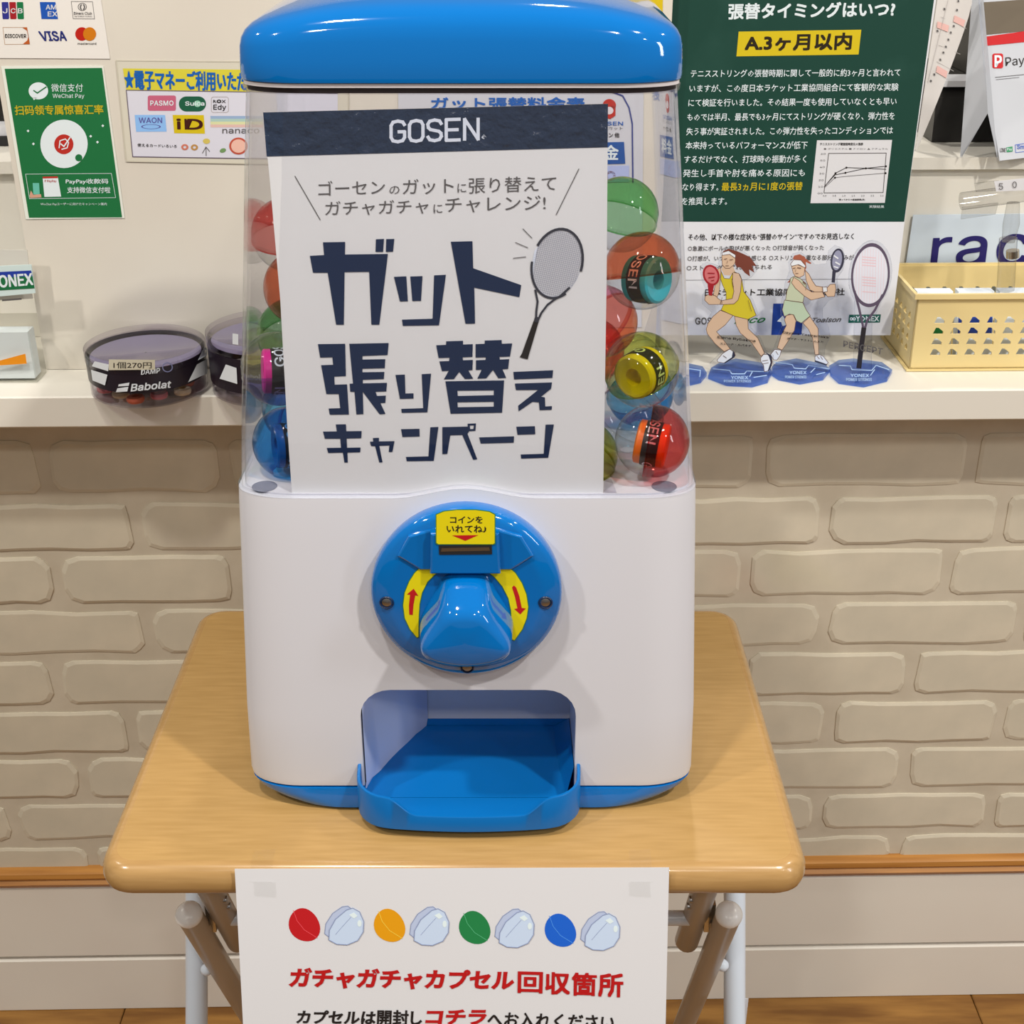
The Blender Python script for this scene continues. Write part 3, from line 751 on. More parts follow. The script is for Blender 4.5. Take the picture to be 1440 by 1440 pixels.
B_.poly(M_navy, [(900, 476), (945, 474), (942, 514), (904, 516)], 1, holes=[[(912, 486), (934, 485), (932, 504), (914, 505)]], name='block_lettering')
# racket drawing
C_ = Print(pp, cp, .0002, lambda x, y: (700 + x / 6.859, 300 + y / 6.859)); C_.L = pr.L
M_rk = mat('racket_ink', rgb(52, 54, 66), .4)
C_.poly(M_lg, [(310, 580), (355, 360), (380, 330), (340, 590)], 1); C_.ell(mat('string_grey', ph(176, 172, 176), .5), 572, 482, 232, 330, 0, rot=14, n=40, inner=.985)
M_str = mat('string_line', ph(150, 146, 152), .5)
ca, sa = math.cos(R(14)), math.sin(R(14))
def el(u, v): return (572 + u * 228 * ca - v * 322 * sa, 482 + u * 228 * sa + v * 322 * ca)
for k in range(-11, 12):
    u = k / 12; q = math.sqrt(1 - u * u); C_.line(M_str, [el(u, -q), el(u, q)], 3.4, 1)
for k in range(-16, 17):
    v = k / 17; q = math.sqrt(1 - v * v); C_.line(M_str, [el(-q, v), el(q, v)], 3.4, 1)
def arc(a0, a1, n=18, ru=240, rv=338): return [(572 + ru * math.cos(R(a)) * ca - rv * math.sin(R(a)) * sa, 482 + ru * math.cos(R(a)) * sa + rv * math.sin(R(a)) * ca) for a in [a0 + (a1 - a0) * i / n for i in range(n + 1)]]
C_.line(M_rk, arc(-158, 2), 24, 2); C_.line(M_rk, arc(52, 172), 22, 2)
C_.line(M_rk, [(362, 740), (384, 850), (372, 940), (370, 1000)], 20, 2); C_.line(M_rk, [(560, 820), (480, 880), (420, 960), (392, 1020)], 20, 2)
C_.line(M_rk, [(690, 718), (600, 800), (540, 830)], 22, 2)
C_.poly(M_ink, [(345, 1040), (392, 1052), (298, 1372), (288, 1406), (212, 1386), (232, 1352)], 2)
C_.poly(M_rk, [(362, 990), (404, 1005), (392, 1056), (345, 1042)], 2)
for q in ([(243, 148), (330, 238)], [(172, 280), (290, 330)], [(150, 432), (270, 418)]): C_.line(M_gink, q, 7, 2)
pr.done()
# clear laminate corner tab beside the poster
G().slab([pp(x, y, .0006) for x, y in ((849, 672), (860, 674), (869, 697), (850, 699))], pp.N, .0004).obj('laminate_margin', clear('laminate', (.9, .9, .93), .1, .9), cp)

# ================================================================== CAPSULES
def cmat(name, c, a=.72):                        # tint per wall crossed
    t = tuple(s2l(v) ** .36 * .98 for v in c); return clear('capsule_' + name, t, .03, .9, edge=tuple(x * .66 for x in t), edge_pow=.4)
CC = {'green': cmat('green', (90, 190, 90)), 'orange': cmat('orange', (226, 92, 50)), 'teal': cmat('clear', (232, 236, 236)), 'yellowgreen': cmat('yellow_green', (190, 205, 70)),
      'yellow': cmat('yellow', (235, 220, 60)), 'red': cmat('red', (225, 60, 55)), 'blue': cmat('blue', (20, 120, 205)), 'purple': cmat('violet', (110, 110, 190)),
      'clear': cmat('clear', (232, 236, 236)), 'olive': cmat('olive', (170, 180, 60)), 'pink': cmat('pink', (235, 120, 150))}
RC = .0245
def capsule_shell(s, up):
    pr_ = []
    for i in range(11):
        a = R(90 * i / 10); pr_.append((max(.0001, RC * math.sin(a)), RC * math.cos(a) * .98 + .0012))
    pr_ += [(RC, 0), ]
    if up: pr_ = [(r_ * 1.012, z) for r_, z in pr_[:-1]] + [(RC * 1.012, -.0026), (RC * 1.03, -.0030), (RC * 1.03, -.0018)]
    else: pr_ = [(r_, -z) for r_, z in pr_]
    g = G().lathe(pr_, (0, 0, 0), 28); return mkmesh(s, g.V, g.F, [M_body], True)
ME_up = capsule_shell('upper_shell', True); ME_dn = capsule_shell('lower_shell', False)
def roll_mesh():
    g = G().lathe([(.006, -.0095), (.0135, -.0105), (.0150, -.0095), (.0150, .0095), (.0135, .0105), (.006, .0095), (.006, -.0095)], (0, 0, 0), 28)
    return mkmesh('grip_roll', g.V, g.F, [M_body], True)
def band_mesh():
    g = G().lathe([(.0152, -.0054), (.0155, -.0054), (.0155, .0054), (.0152, .0054)], (0, 0, 0), 28); return mkmesh('paper_band', g.V, g.F, [mat('band_black', rgb(30, 28, 32), .4)], True)
def btext_mesh():
    V2, F2 = text2d('GOSEN', .012, 2); g = G()
    for off in (0, math.pi):
        V = []
        for u, v in V2:
            a = off + (u - .5) * 2.2; V.append(Vector((.0158 * math.cos(a), .0158 * math.sin(a), (v - .5) * .0072)))
        g.add(V, F2)
    return mkmesh('band_lettering', g.V, g.F, [mat('band_white', ph(210, 208, 205), .5)])
ME_roll, ME_band, ME_bt = roll_mesh(), band_mesh(), btext_mesh()
def capsule(p, top, bottom, roll, axis, label, rlabel, raxis=None, rshift=0, rcol=None, spin=0, group='toy capsules in the globe'):
    t = thing('toy_capsule', p, label, 'capsule', group)
    q = Vector(axis).normalized().to_track_quat('Z', 'Y')
    t.rotation_euler = q.to_euler()
    for me, c, nm in ((ME_up, top, 'upper_shell'), (ME_dn, bottom, 'lower_shell')):
        o = bpy.data.objects.new(nm, me.copy()); o.data.materials[0] = CC[c]; COL.objects.link(o); o.parent = t
    if roll:
        r_ = bpy.data.objects.new('grip_roll', ME_roll.copy()); r_.data.materials[0] = mat('grip_' + roll[0], rgb(*roll[1]), .35, .5)
        COL.objects.link(r_); r_.location = Vector(p) + (Vector((.003, -.002, -.005)) if roll[0] == 'teal' else Vector((0, 0, -.002)))
        qq = Vector(raxis or axis).normalized().to_track_quat('Z', 'Y'); r_.rotation_euler = (qq @ Matrix.Rotation(spin, 3, 'Z').to_quaternion()).to_euler()
        tag(r_, rlabel, 'grip tape', 'grip rolls inside the capsules')
        b = bpy.data.objects.new('paper_band', ME_band); COL.objects.link(b); b.parent = r_
        l = bpy.data.objects.new('band_lettering', ME_bt); COL.objects.link(l); l.parent = b
    return t
CF = CAM
def toward(px, py): return -ray(px, py).normalized()
caps = [
    # px, py, depth, top, bottom, roll, axis, label, roll label, roll axis, spin
    (874, 302, .892, 'green', 'clear', None, (0.2, -.2, 1), 'green topped toy capsule highest on the right beside the poster', None, None, 0),
    (903, 381, .862, 'orange', 'clear', ('teal', (60, 190, 210)), (-.12, .28, 1), 'orange topped toy capsule holding a teal roll, right of the poster', 'teal grip roll inside the orange topped capsule', (.85, -.75, .15), 2.2),
    (902, 520, .872, 'yellowgreen', 'clear', ('yellow', (236, 206, 20)), (-.45, -.3, 1), 'yellow green toy capsule holding a bright yellow roll, right of the poster', 'bright yellow grip roll inside the yellow green capsule', (-.62, -.8, -.05), -.6),
    (917, 620, .893, 'red', 'clear', ('orange', (238, 118, 20)), (1, -.15, -.1), 'red ended toy capsule with an orange roll at the right foot of the globe', 'orange grip roll inside the red ended capsule', (1, -.25, -.12), -1.5),
    (818, 641, .914, 'olive', 'olive', None, (.3, -.2, 1), 'olive yellow toy capsule at the globe floor, half hidden by the poster edge', None, None, 0),
    (846, 452, .915, 'pink', 'orange', None, (-.6, -.2, .6), 'pink and orange toy capsule peeping between the teal and yellow ones', None, None, 0),
    (405, 330, .905, 'red', 'clear', None, (0, -.2, 1), 'red topped toy capsule highest on the left beside the poster', None, None, 0),
    (424, 405, .880, 'orange', 'clear', None, (-.8, -.4, .3), 'orange toy capsule mostly hidden by the poster on its left side', None, None, 0),
    (412, 470, .925, 'green', 'clear', None, (-.1, -.3, 1), 'green toy capsule behind the clear one on the left', None, None, 0),
    (391, 518, .888, 'clear', 'purple', ('magenta', (238, 40, 160)), (-.1, .1, 1), 'clear and violet toy capsule holding a magenta roll, left of the poster', 'magenta grip roll inside the clear and violet capsule', (-1, -.25, .08), -1.5),
    (407, 622, .908, 'blue', 'blue', ('sky', (30, 140, 190)), (-.9, -.5, .1), 'deep blue toy capsule at the left foot of the globe', 'blue grip roll inside the deep blue capsule', (-1, -.35, .05), -1.4),
]
placed = []
for (px, py, dz, a, b, roll, ax, lb, rl, rax, sp) in caps:
    p = at_depth(px, py, dz); placed.append([p, True])
    capsule(p, a, b, roll, ax, lb, rl, rax, 0, None, sp)
# the rest of the pile behind the poster: rest spheres on the floor by simple relaxation
rnd = random.Random(3); free = []
for i in range(26):
    free.append(Vector((MX + rnd.uniform(-.10, .10), rnd.uniform(.85, .98), ZT + .28 + rnd.uniform(0, .14))))
zf = ZT + .2535
for it in range(500):
    for i, p in enumerate(free):
        p.z -= .0006
        h = p.z - ZT; hw = .1545 - (h - .25) * .075 - RC - .003; yf = .7975 + (h - .25) * .07 + RC + .008
        for j, q in enumerate(free + [c_[0] for c_ in placed]):
            if j == i: continue
            d = p - q; l = d.length
            if l < RC * 2.07:
                d = d / (l or 1e-6) * (RC * 2.07 - l)
                if j < len(free): p += d * .5; q -= d * .5
                else: p += d
        p.x = min(max(p.x, MX - hw), MX + hw); p.y = min(max(p.y, yf), 1.818 - yf + .0); p.z = max(p.z, zf + RC)
ok = []
for p in free:
    if p.z - ZT < .44 and all((p - q).length > RC * 1.98 for q in ok + [c_[0] for c_ in placed]): ok.append(p.copy())
names = ['green', 'orange', 'yellow', 'red', 'blue', 'clear', 'pink']
for i, p in enumerate(ok):
    c = names[i % 7]
    capsule(p, c, 'clear', None, (rnd.uniform(-1, 1), rnd.uniform(-1, 1), rnd.uniform(-.4, 1)), 'toy capsule lost in the pile behind the campaign poster', None, group='capsules hidden behind the poster')

# ================================================================== COLLECTION NOTICE taped to the table front
tn = thing('taped_notice', (0, .711, .69), 'white capsule collection notice taped to the front edge of the table', 'notice')
T0 = Vector((0, .7105, .6915)); TN = Vector((0, -.106, -.0 + .028)).normalized()
TN = Vector((0, .028, .106)).cross(Vector((1, 0, 0))).normalized()
tp = plane(T0, TN)
tn.location = tp(635, 1300)
# paper leans forward a little at its foot
def tpoly(pts, off=0): return [tp(x, y, off) for x, y in pts]
G().slab(tpoly([(330, 1222), (941, 1220), (938.5, 1330), (936, 1445), (934, 1560), (348, 1560), (342, 1445), (336, 1330)]), tp.N, .0003).obj('paper_sheet', M_paper, tn)
pn = Print(tp, tn, .0002, lambda x, y: (330 + x / 2.3226, 1220 + y / 2.3226))
M_tred = ink('text_red', 192, 22, 22)
pn.text(M_tred, 'ガチャガチャカプセル', [(178, 325), (915, 334), (912, 402), (176, 392)], 2, bold=.045, res=2, shear=.06)
for t_, x_ in (('回', 927), ('収', 1017), ('箇', 1103), ('所', 1190)):
    pn.fat(M_tred, t_, [(x_, 340 + (x_ - 927) * .02), (x_ + 78, 342 + (x_ - 927) * .02), (x_ + 76, 408 + (x_ - 927) * .05), (x_ - 1, 406 + (x_ - 927) * .05)], 2.2, 2, res=2)
M_out = ink('text_halo', 232, 170, 160)
pn.text(M_ink, 'カプセルは', [(204, 464), (462, 466), (460, 512), (200, 508)], 2, bold=.035, res=2, shear=.06)
pn.fat(M_ink, '開封', [(468, 464), (568, 466), (566, 514), (466, 512)], 1.3, 2, res=2)
pn.text(M_ink, 'し', [(576, 468), (614, 470), (612, 514), (574, 514)], 2, bold=.035, res=2)
pn.text(M_tred, 'コチラ', [(625, 462), (826, 462), (820, 514), (622, 512)], 2, bold=.045, res=2, shear=.06)
pn.text(M_ink, 'へお入れください', [(828, 470), (1240, 482), (1236, 530), (826, 518)], 2, bold=.026, res=2, shear=.06)
gm = ink('print_clear_grey', 196, 204, 214); gl_ = ink('print_outline', 140, 146, 168); gh = ink('print_highlight', 222, 226, 230); gd = ink('print_shade', 182, 186, 200)
for cx, cy, col_ in ((224, 185, (200, 28, 32)), (502, 187, (236, 156, 16)), (780, 194, (36, 128, 66)), (1060, 203, (30, 98, 196))):
    m_ = ink('print_capsule_%d' % cx, *col_)
    egg = []
    for k in range(30):
        a = R(360 * k / 30); rx = 54 + 6 * math.cos(a); x = rx * math.cos(a) * 1.06; y = 60 * math.sin(a) * .92
        egg.append((cx + x * .80 - y * .42, cy + x * .55 + y * .80))
    pn.grp = cx
    pn.poly(m_, egg, 0, name='printed_capsule')
    pn.line(ink('print_seam_%d' % cx, *[min(255, v + 60) for v in col_]), [(cx - 32, cy - 46), (cx - 20, cy - 12), (cx + 4, cy + 18), (cx + 46, cy + 44)], 1.6, 1, name='printed_capsule')
    x0, y0 = cx + 136, cy + 2
    back = [(x0 - 66, y0 + 28), (x0 - 62, y0 - 4), (x0 - 40, y0 - 38), (x0 - 8, y0 - 60), (x0 + 10, y0 - 62), (x0 + 20, y0 - 54), (x0 - 20, y0 - 28), (x0 - 48, y0 + 20), (x0 - 46, y0 + 44)]
    frt = [(x0 - 52, y0 + 48), (x0 - 50, y0 + 16), (x0 - 30, y0 - 20), (x0 + 6, y0 - 50), (x0 + 26, y0 - 56), (x0 + 48, y0 - 44), (x0 + 62, y0 - 12), (x0 + 60, y0 + 22), (x0 + 42, y0 + 50), (x0 + 8, y0 + 64), (x0 - 26, y0 + 62)]
    pn.poly(gd, back, 0, name='printed_capsule'); pn.line(gl_, back, 2.4, 1, True, name='printed_capsule')
    pn.poly(gm, frt, 2, name='printed_capsule'); pn.line(gl_, frt, 2.6, 3, True, name='printed_capsule')
    pn.line(gl_, [(x0 - 30, y0 + 30), (x0 - 4, y0), (x0 + 20, y0 - 26)], 1.2, 3, name='printed_capsule')
    pn.poly(gh, [(x0 + 14, y0 - 34), (x0 + 30, y0 - 42), (x0 + 42, y0 - 30), (x0 + 30, y0 - 22)], 3, name='printed_capsule')
    pn.ell(gh, x0 + 48, y0 - 6, 7, 11, 3, name='printed_capsule')
    pn.grp = 0
pn.done()
M_tape = clear('clear_tape', (.985, .985, .98), .1, .9, edge=(.9, .9, .9))
for x0, x1 in ((357, 388), (884, 914)):
    g = G(); P = []
    a0, a1 = hit(x0, 1196, (0, 0, ZT + .0004), Vector((0, 0, 1))), hit(x1, 1194, (0, 0, ZT + .0004), Vector((0, 0, 1)))
    rows2 = [(a0, a1)]
    for yy, zz in ((.7245, .7004), (.7185, .6990), (.7140, .6955), (.7105, .6925)): rows2.append((Vector((a0.x, yy, zz)), Vector((a1.x, yy, zz))))
    b0, b1 = tp(x0, 1240, .0009), tp(x1, 1240, .0009); c0, c1 = tp(x0 + 1, 1259, .0009), tp(x1 + 1, 1261, .0009)
    rows2 += [(b0, b1), (c0, c1)]
    V = [v for r_ in rows2 for v in r_]; F = [(2 * i, 2 * i + 1, 2 * i + 3, 2 * i + 2) for i in range(len(rows2) - 1)]
    obj('tape_strip', V, F, M_tape, tn)

exec_bg = True
# ================================================================== WHITE BOARD ON THE COUNTER with notices
DB = 1.252
pb_ = bg(DB)
bl_ = hit(65, 519, (0, DB, 0), NB).x; br_ = hit(940, 120, (0, DB, 0), NB).x
pbd = thing('partition_board', wb((bl_ + br_) / 2, DB, ZC), 'tall cream partition board on the counter carrying payment notices', 'board')
G().box((bl_, 0, ZC + .0005), (br_, .018, 1.30), lambda v: wb(v.x, DB + v.y, v.z)).obj('board_panel', M_board, pbd)
S4 = lambda x, y: (x / 4, y / 4)
def sheet(name, label, pts, pf, m, cat, th=.0004, off=.0008, group=None, xf=None, part='paper_sheet'):
    xf = xf or (lambda x, y: (x, y)); P = [pf(*xf(x, y), off) for x, y in pts]
    t = thing(name, P[0].lerp(P[2], .5), label, cat, group)
    t.location.z = min(p.z for p in P)
    G().slab(P, pf.N, th).obj(part, m, t)
    return t
K = ink
# card brands sheet
cs = sheet('card_sheet', 'white sheet of credit card logos at the top left of the board', [(-60, -60), (560, -60), (620, 330), (-20, 326)], pb_, mat('sheet_cream', ph(220, 206, 188), .5), 'notice', xf=S4)
pk = Print(pb_, cs, .0010, lambda x, y: (x / 9, y / 9))
for x0, x1, c in ((25, 118, (50, 50, 130)), (122, 212, (170, 28, 34)), (216, 305, (22, 116, 62))):
    pk.poly(K('card_%d' % x0, *c), [(x0, 30), (x0 + 8, 24), (x1 - 14, 24), (x1 - 8, 30), (x1 + 2, 226), (x1 - 6, 240), (x0 + 20, 240), (x0 + 12, 232)], 0)
for t, x in (('J', 40), ('C', 142), ('B', 232)): pk.text(M_paper, t, (x, 105, x + 58, 165), 1, bold=.03)
pk.poly(K('card_blue', 30, 84, 168), [(508, 24), (705, 24), (738, 240), (530, 238)], 0)
pk.text(M_paper, 'AM', (585, 60, 715, 118), 1, bold=.03); pk.text(M_paper, 'EX', (610, 145, 730, 205), 1, bold=.03)
pk.line(M_gink, [(905, 16), (1175, 20), (1200, 238), (930, 234)], 5, 0, True)
pk.ell(M_gink, 1045, 85, 56, 50, 0, inner=.86); pk.text(M_gink, '()', (1015, 55, 1080, 118), 1, bold=.03)
pk.text(M_gink, 'Diners Club', (940, 148, 1165, 184), 1, bold=.01); pk.text(M_gink, 'INTERNATIONAL', (945, 198, 1175, 214), 1)
pk.line(K('card_line', 196, 150, 110), [(40, 345), (345, 345), (380, 556), (66, 560)], 5, 0, True)
pk.poly(K('card_orange', 196, 92, 36), [(285, 345), (345, 345), (382, 558), (290, 558), (350, 510), (365, 450), (345, 385)], 1)
pk.text(M_ink, 'DISCOVER', (70, 428, 335, 476), 1, bold=.02)
pk.text(K('card_navy', 36, 44, 110), 'VISA', [(490, 395), (825, 392), (850, 512), (540, 515)], 1, bold=.04)
pk.ell(K('card_red', 196, 30, 16), 1040, 428, 84, 86, 0); pk.ell(K('card_amber', 216, 120, 12), 1138, 428, 82, 86, 1)
pk.text(M_ink, 'mastercard', (988, 536, 1222, 562), 1, bold=.01)
pk.done()
# green payment sticker
gs = sheet('green_payment_sticker', 'green mobile payment sticker with a round white badge on the board', [(8, 372), (582, 370), (702, 1226), (146, 1232)], pb_, mat('sticker_border', ph(218, 212, 190), .35), 'sticker', xf=S4)
pg = Print(pb_, gs, .0010, S4)
M_gr = K('sticker_green', 30, 112, 58); M_gy = K('sticker_yellow', 206, 176, 30); M_pw = K('sticker_white', 222, 222, 212)
pg.poly(M_gr, [(28, 386), (575, 381), (688, 1221), (165, 1223)], 0, name='sticker_print')
pg.ell(M_pw, 218, 510, 55, 48, 1); pg.poly(M_pw, [(185, 545), (192, 562), (215, 548)], 1); pg.line(M_gr, [(192, 508), (212, 522), (262, 488)], 7, 2)
pg.text(M_pw, '微信支付', (290, 470, 468, 515), 1, res=2); pg.text(M_pw, 'WeChat Pay', (298, 526, 476, 556), 1)
pg.text(M_gy, '扫码领专属惊喜汇率', [(84, 592), (580, 588), (584, 640), (88, 646)], 1, bold=.02, res=2)
pg.ell(M_pw, 362, 808, 133, 136, 1, n=40); pg.ell(K('sticker_red', 196, 46, 34), 361, 810, 54, 56, 2)
pg.line(M_pw, [(335, 830), (340, 790), (370, 780), (388, 800), (380, 830), (350, 838)], 6, 3); pg.line(M_pw, [(345, 808), (362, 822), (396, 772)], 7, 3)
pg.ell(M_gr, 445, 886, 20, 20, 2)
for sx_, sy_ in ((160, 735), (512, 765), (190, 808), (550, 798), (580, 706)): pg.poly(M_pw, [(sx_ - 8, sy_), (sx_, sy_ - 8), (sx_ + 8, sy_), (sx_, sy_ + 8)], 1)
pg.line(M_pw, [(146, 978), (628, 974), (652, 1110), (168, 1116)], 2.2, 1, True)
pg.poly(M_pw, [(242, 998), (328, 996), (346, 1104), (252, 1106)], 2); pg.poly(K('sticker_red', 196, 46, 34), [(242, 992), (326, 990), (328, 1000), (243, 1002)], 3)
pg.text(K('sticker_red', 196, 46, 34), 'P PayPay', (254, 1010, 320, 1026), 3, bold=.01)
pg.poly(K('phone_teal', 110, 190, 160), [(186, 1028), (222, 1028), (226, 1092), (190, 1092)], 2); pg.poly(K('skin_print', 206, 150, 120), [(168, 1100), (176, 1070), (190, 1094), (232, 1090), (236, 1108), (172, 1112)], 2)
pg.text(M_pw, 'PayPay收款码', (372, 1004, 610, 1036), 1, bold=.015, res=2); pg.text(M_pw, '支持微信支付啦', (380, 1050, 622, 1084), 1, bold=.01, res=2)
pg.text(M_pw, 'WeChat Payユーザーに向けたキャンペーン案内', (230, 1138, 602, 1156), 1)
pg.done()
# e-money sheet in a clear sleeve
es = sheet('electronic_money_notice', 'laminated notice of electronic money logos under a yellow heading on the board', [(655, 340), (1960, 352), (1960, 930), (712, 906), (704, 886)], pb_, mat('laminate_margin', ph(204, 190, 164), .25, .6), 'notice', xf=S4)
pe = Print(pb_, es, .0010, S4)
pe.line(mat('laminate_edge', ph(190, 176, 150), .3), [(655, 340), (1960, 352), (1960, 930), (712, 906)], 6, 0, True)
pe.poly(K('notice_white', 214, 204, 202), [(714, 508), (1900, 522), (1900, 900), (748, 880)], 0, name='paper_insert')
pe.poly(K('notice_yellow', 226, 206, 60), [(692, 384), (1900, 396), (1900, 524), (712, 506)], 0, name='paper_insert')
pe.line(K('notice_frame', 112, 96, 104), [(1900, 524), (712, 506), (748, 880), (1900, 898)], 5, 1)
M_nb = K('notice_blue', 20, 96, 170)
pe.text(M_nb, '★電子マネーご利用いただけます', [(700, 392), (1560, 408), (1560, 512), (706, 500)], 2, bold=.03, res=1)
E8 = Print(pb_, es, .0010, lambda x, y: (170 + x / 8, 80 + y / 8)); E8.L = pe.L
E8.poly(K('pass_pink', 206, 100, 120), rrect(305, 432, 622, 604, 22), 1); E8.text(M_pw, 'PASMO', (335, 490, 594, 545), 2, bold=.03, spacing=1.05)
E8.poly(K('pass_green', 30, 92, 62), rrect(655, 442, 960, 612, 84, 6), 1); E8.ell(K('pass_pale', 150, 196, 160), 865, 525, 40, 36, 2); E8.text(M_pw, 'Suica', (728, 498, 942, 545), 3, bold=.03)
E8.line(K('pass_grey', 176, 160, 150), rrect(1020, 448, 1212, 622, 24), 6, 1, True); E8.text(M_ink, 'R◎X', (1042, 478, 1182, 516), 2, bold=.02); E8.text(M_ink, 'Edy', (1044, 535, 1186, 605), 2, bold=.02)
E8.poly(K('pass_blue', 140, 178, 216), [(158, 650), (500, 650), (518, 838), (175, 840)], 1); E8.text(K('pass_purple', 96, 88, 150), 'WAON', (205, 680, 466, 740), 2, bold=.02); E8.ell(K('pass_purple', 96, 88, 150), 342, 782, 110, 26, 2, inner=.86)
E8.poly(K('pass_gold', 222, 188, 24), [(585, 650), (935, 652), (948, 862), (602, 856)], 1); E8.text(K('pass_brown', 70, 24, 16), 'iD', [(632, 695), (915, 695), (925, 812), (636, 808)], 2, bold=.05, res=3)
for i, c in enumerate(((150, 166, 184), (170, 190, 170), (214, 206, 150), (220, 176, 158))): E8.poly(K('pass_stripe%d' % i, *c), [(1008, 662 + i * 32), (1600, 662 + i * 32), (1600, 694 + i * 32), (1012, 694 + i * 32)], 1)
E8.text(M_gink, 'nanaco', (1145, 808, 1560, 858), 2, bold=.02)
E8.text(M_ink, '使えるカードいろいろ', [(190, 970), (632, 985), (630, 1022), (190, 1006)], 2, bold=.01, res=2)
for cx, cy, c in ((722, 1012, (216, 120, 90)), (830, 1015, (196, 140, 70))): E8.ell(K('deco_%d' % cx, *c), cx, cy, 40, 34, 2, inner=.45)
E8.ell(K('deco_yellow', 220, 190, 90), 965, 945, 40, 30, 2); E8.ell(K('deco_green', 120, 150, 90), 1150, 1050, 36, 24, 2, rot=-20)
E8.line(M_gink, [(920, 1080), (960, 1010), (1000, 1060)], 8, 2); E8.line(M_gink, [(960, 1010), (962, 1110)], 8, 2)
E8.ell(K('deco_sun_red', 200, 84, 60), 1325, 1000, 104, 96, 2); E8.ell(K('deco_sun', 232, 176, 150), 1325, 1000, 82, 76, 3)
pe.done()
# yellow flyer peeping above the lid, price list seen through the globe
yl = sheet('yellow_flyer', 'yellow flyer whose edges show over both ends of the machine lid', [(447, -150), (934, -150), (931, 60), (560, 60), (545, 1), (446, 1)], pb_, K('flyer_yellow', 226, 188, 20), 'flyer')
pyf = Print(pb_, yl, .0012)
pyf.poly(K('flyer_navy', 40, 40, 110), rrect(600, -60, 894, 3, 10), 0); pyf.poly(K('flyer_green', 60, 140, 70), [(452, -40), (540, -40), (540, -8), (452, -6)], 0)
pyf.text(M_pw, '張替受付中', (620, -50, 876, -6), 1, bold=.03); pyf.done()
pl_ = sheet('price_list', 'pale restringing price list seen through the upper right of the globe', [(560, 128), (905, 128), (902, 460), (560, 460)], pb_, K('price_paper', 206, 198, 192), 'notice')
pq = Print(pb_, pl_, .0012, lambda x, y: (780 + x / 4.5, 100 + y / 4.5))
pq.text(M_nb, 'ガット張替料金表', (-780, 165, 190, 240), 1, bold=.04, res=2)
pq.ell(K('price_red', 200, 50, 40), 345, 215, 42, 40, 1); pq.poly(K('price_red', 200, 50, 40), [(310, 230), (384, 215), (384, 280), (350, 302), (318, 290)], 1); pq.ell(K('price_light', 226, 205, 196), 345, 248, 26, 24, 2)
pq.text(M_nb, 'GOSEN', (250, 318, 432, 342), 1, bold=.02); pq.text(M_gink, 'テニスガット', (240, 350, 430, 370), 1); pq.text(M_ink, 'ナイロン 他', (250, 388, 408, 418), 1, bold=.02, res=2)
pq.poly(K('price_blue', 30, 84, 150), [(180, 452), (438, 446), (446, 584), (184, 590)], 1); pq.text(M_pw, '料金', (210, 468, 402, 560), 2, bold=.03, res=2)
pq.line(K('price_navy_line', 60, 70, 130), [(360, 130), (430, 155), (470, 230), (490, 330), (494, 700)], 9, 1)
pq.ell(K('price_red2', 200, 50, 40), 352, 660, 34, 30, 1, inner=.5); pq.poly(K('price_grey', 176, 180, 206), [(180, 600), (470, 596), (470, 700), (180, 700)], 1)
pq.done()

# ================================================================== GREEN POSTER
DP = 1.269
pp2 = bg(DP - .002)
P5 = lambda x, y: (940 + x / 4.114, y / 4.114)
gp = sheet('restringing_poster', 'large dark green restringing advice poster standing against the shelf right of the machine', [(946, -60), (1326, -60), (1316, 0), (1278, 262), (1252, 471), (912, 471), (920, 300), (936, 100)], pp2, mat('poster_paper', ph(212, 204, 196), .5, .3), 'poster')
pz = Print(pp2, gp, .0010, P5)
M_dg = K('poster_green', 28, 76, 60)
M_dgn = noisy('poster_green_worn', ph(22, 58, 45), ph(40, 74, 60), 9, rough=.45, spec=.35, lo=.55, hi=.8)
pz.poly(M_dgn, [(25, -240), (1580, -240), (1534, 0), (1362, 1281), (-60, 1281)], 0, name='poster_field')
pz.poly(M_gy := K('poster_yellow', 222, 188, 26), [(405, 182), (1114, 171), (1098, 314), (392, 325)], 1, name='poster_field')
pz.fat(M_pw, '張替タイミングはいつ?', [(350, 22), (1310, 8), (1304, 94), (346, 110)], 2.6, 1, res=2)
M_pbk = K('poster_black', 44, 34, 20)
pz.fat(M_pbk, 'A.3ヶ月以内', [(445, 200), (1060, 190), (1052, 284), (442, 294)], 3.2, 2, res=2)
LN = [('テニスストリングの張替時期に関して一般的に約3ヶ月と言われて', 130, 1340, 425, 418), ('いますが、この度日本ラケット工業協同組合にて客観的な実験', 122, 1330, 511, 502),
      ('にて検証を行いました。その結果一度も使用していなくとも早い', 116, 1320, 594, 585), ('ものでは半月、最長でも3ヶ月にてストリングが硬くなり、弾力性を', 110, 1308, 677, 669),
      ('失う事が実証されました。この弾力性を失ったコンディションでは', 105, 1298, 760, 752), ('本来持っているパフォーマンスが低下', 100, 805, 840, 838),
      ('するだけでなく、打球時の振動が多く', 92, 798, 921, 918), ('発生し手首や肘を痛める原因にも', 85, 790, 1001, 998), ('なり得ます。', 82, 290, 1081, 1080), ('を推奨します。', 78, 340, 1163, 1162)]
for t, x0, x1, ya, yb in LN:
    pz.text(M_pw, t, [(x0, ya - 22), (x1, yb - 22), (x1 - 3, yb + 22), (x0 - 3, ya + 22)], 1, bold=.008, res=1)
pz.text(M_gy, '最長3ヵ月に1度の張替', [(308, 1055), (776, 1050), (773, 1098), (306, 1103)], 1, bold=.01, res=2)
pz.poly(M_paper, [(858, 810), (1292, 808), (1250, 1172), (820, 1174)], 1, name='printed_chart')
pz.line(M_gink, [(925, 886), (1258, 884), (1240, 1112), (898, 1114)], 4, 2, True, name='printed_chart')
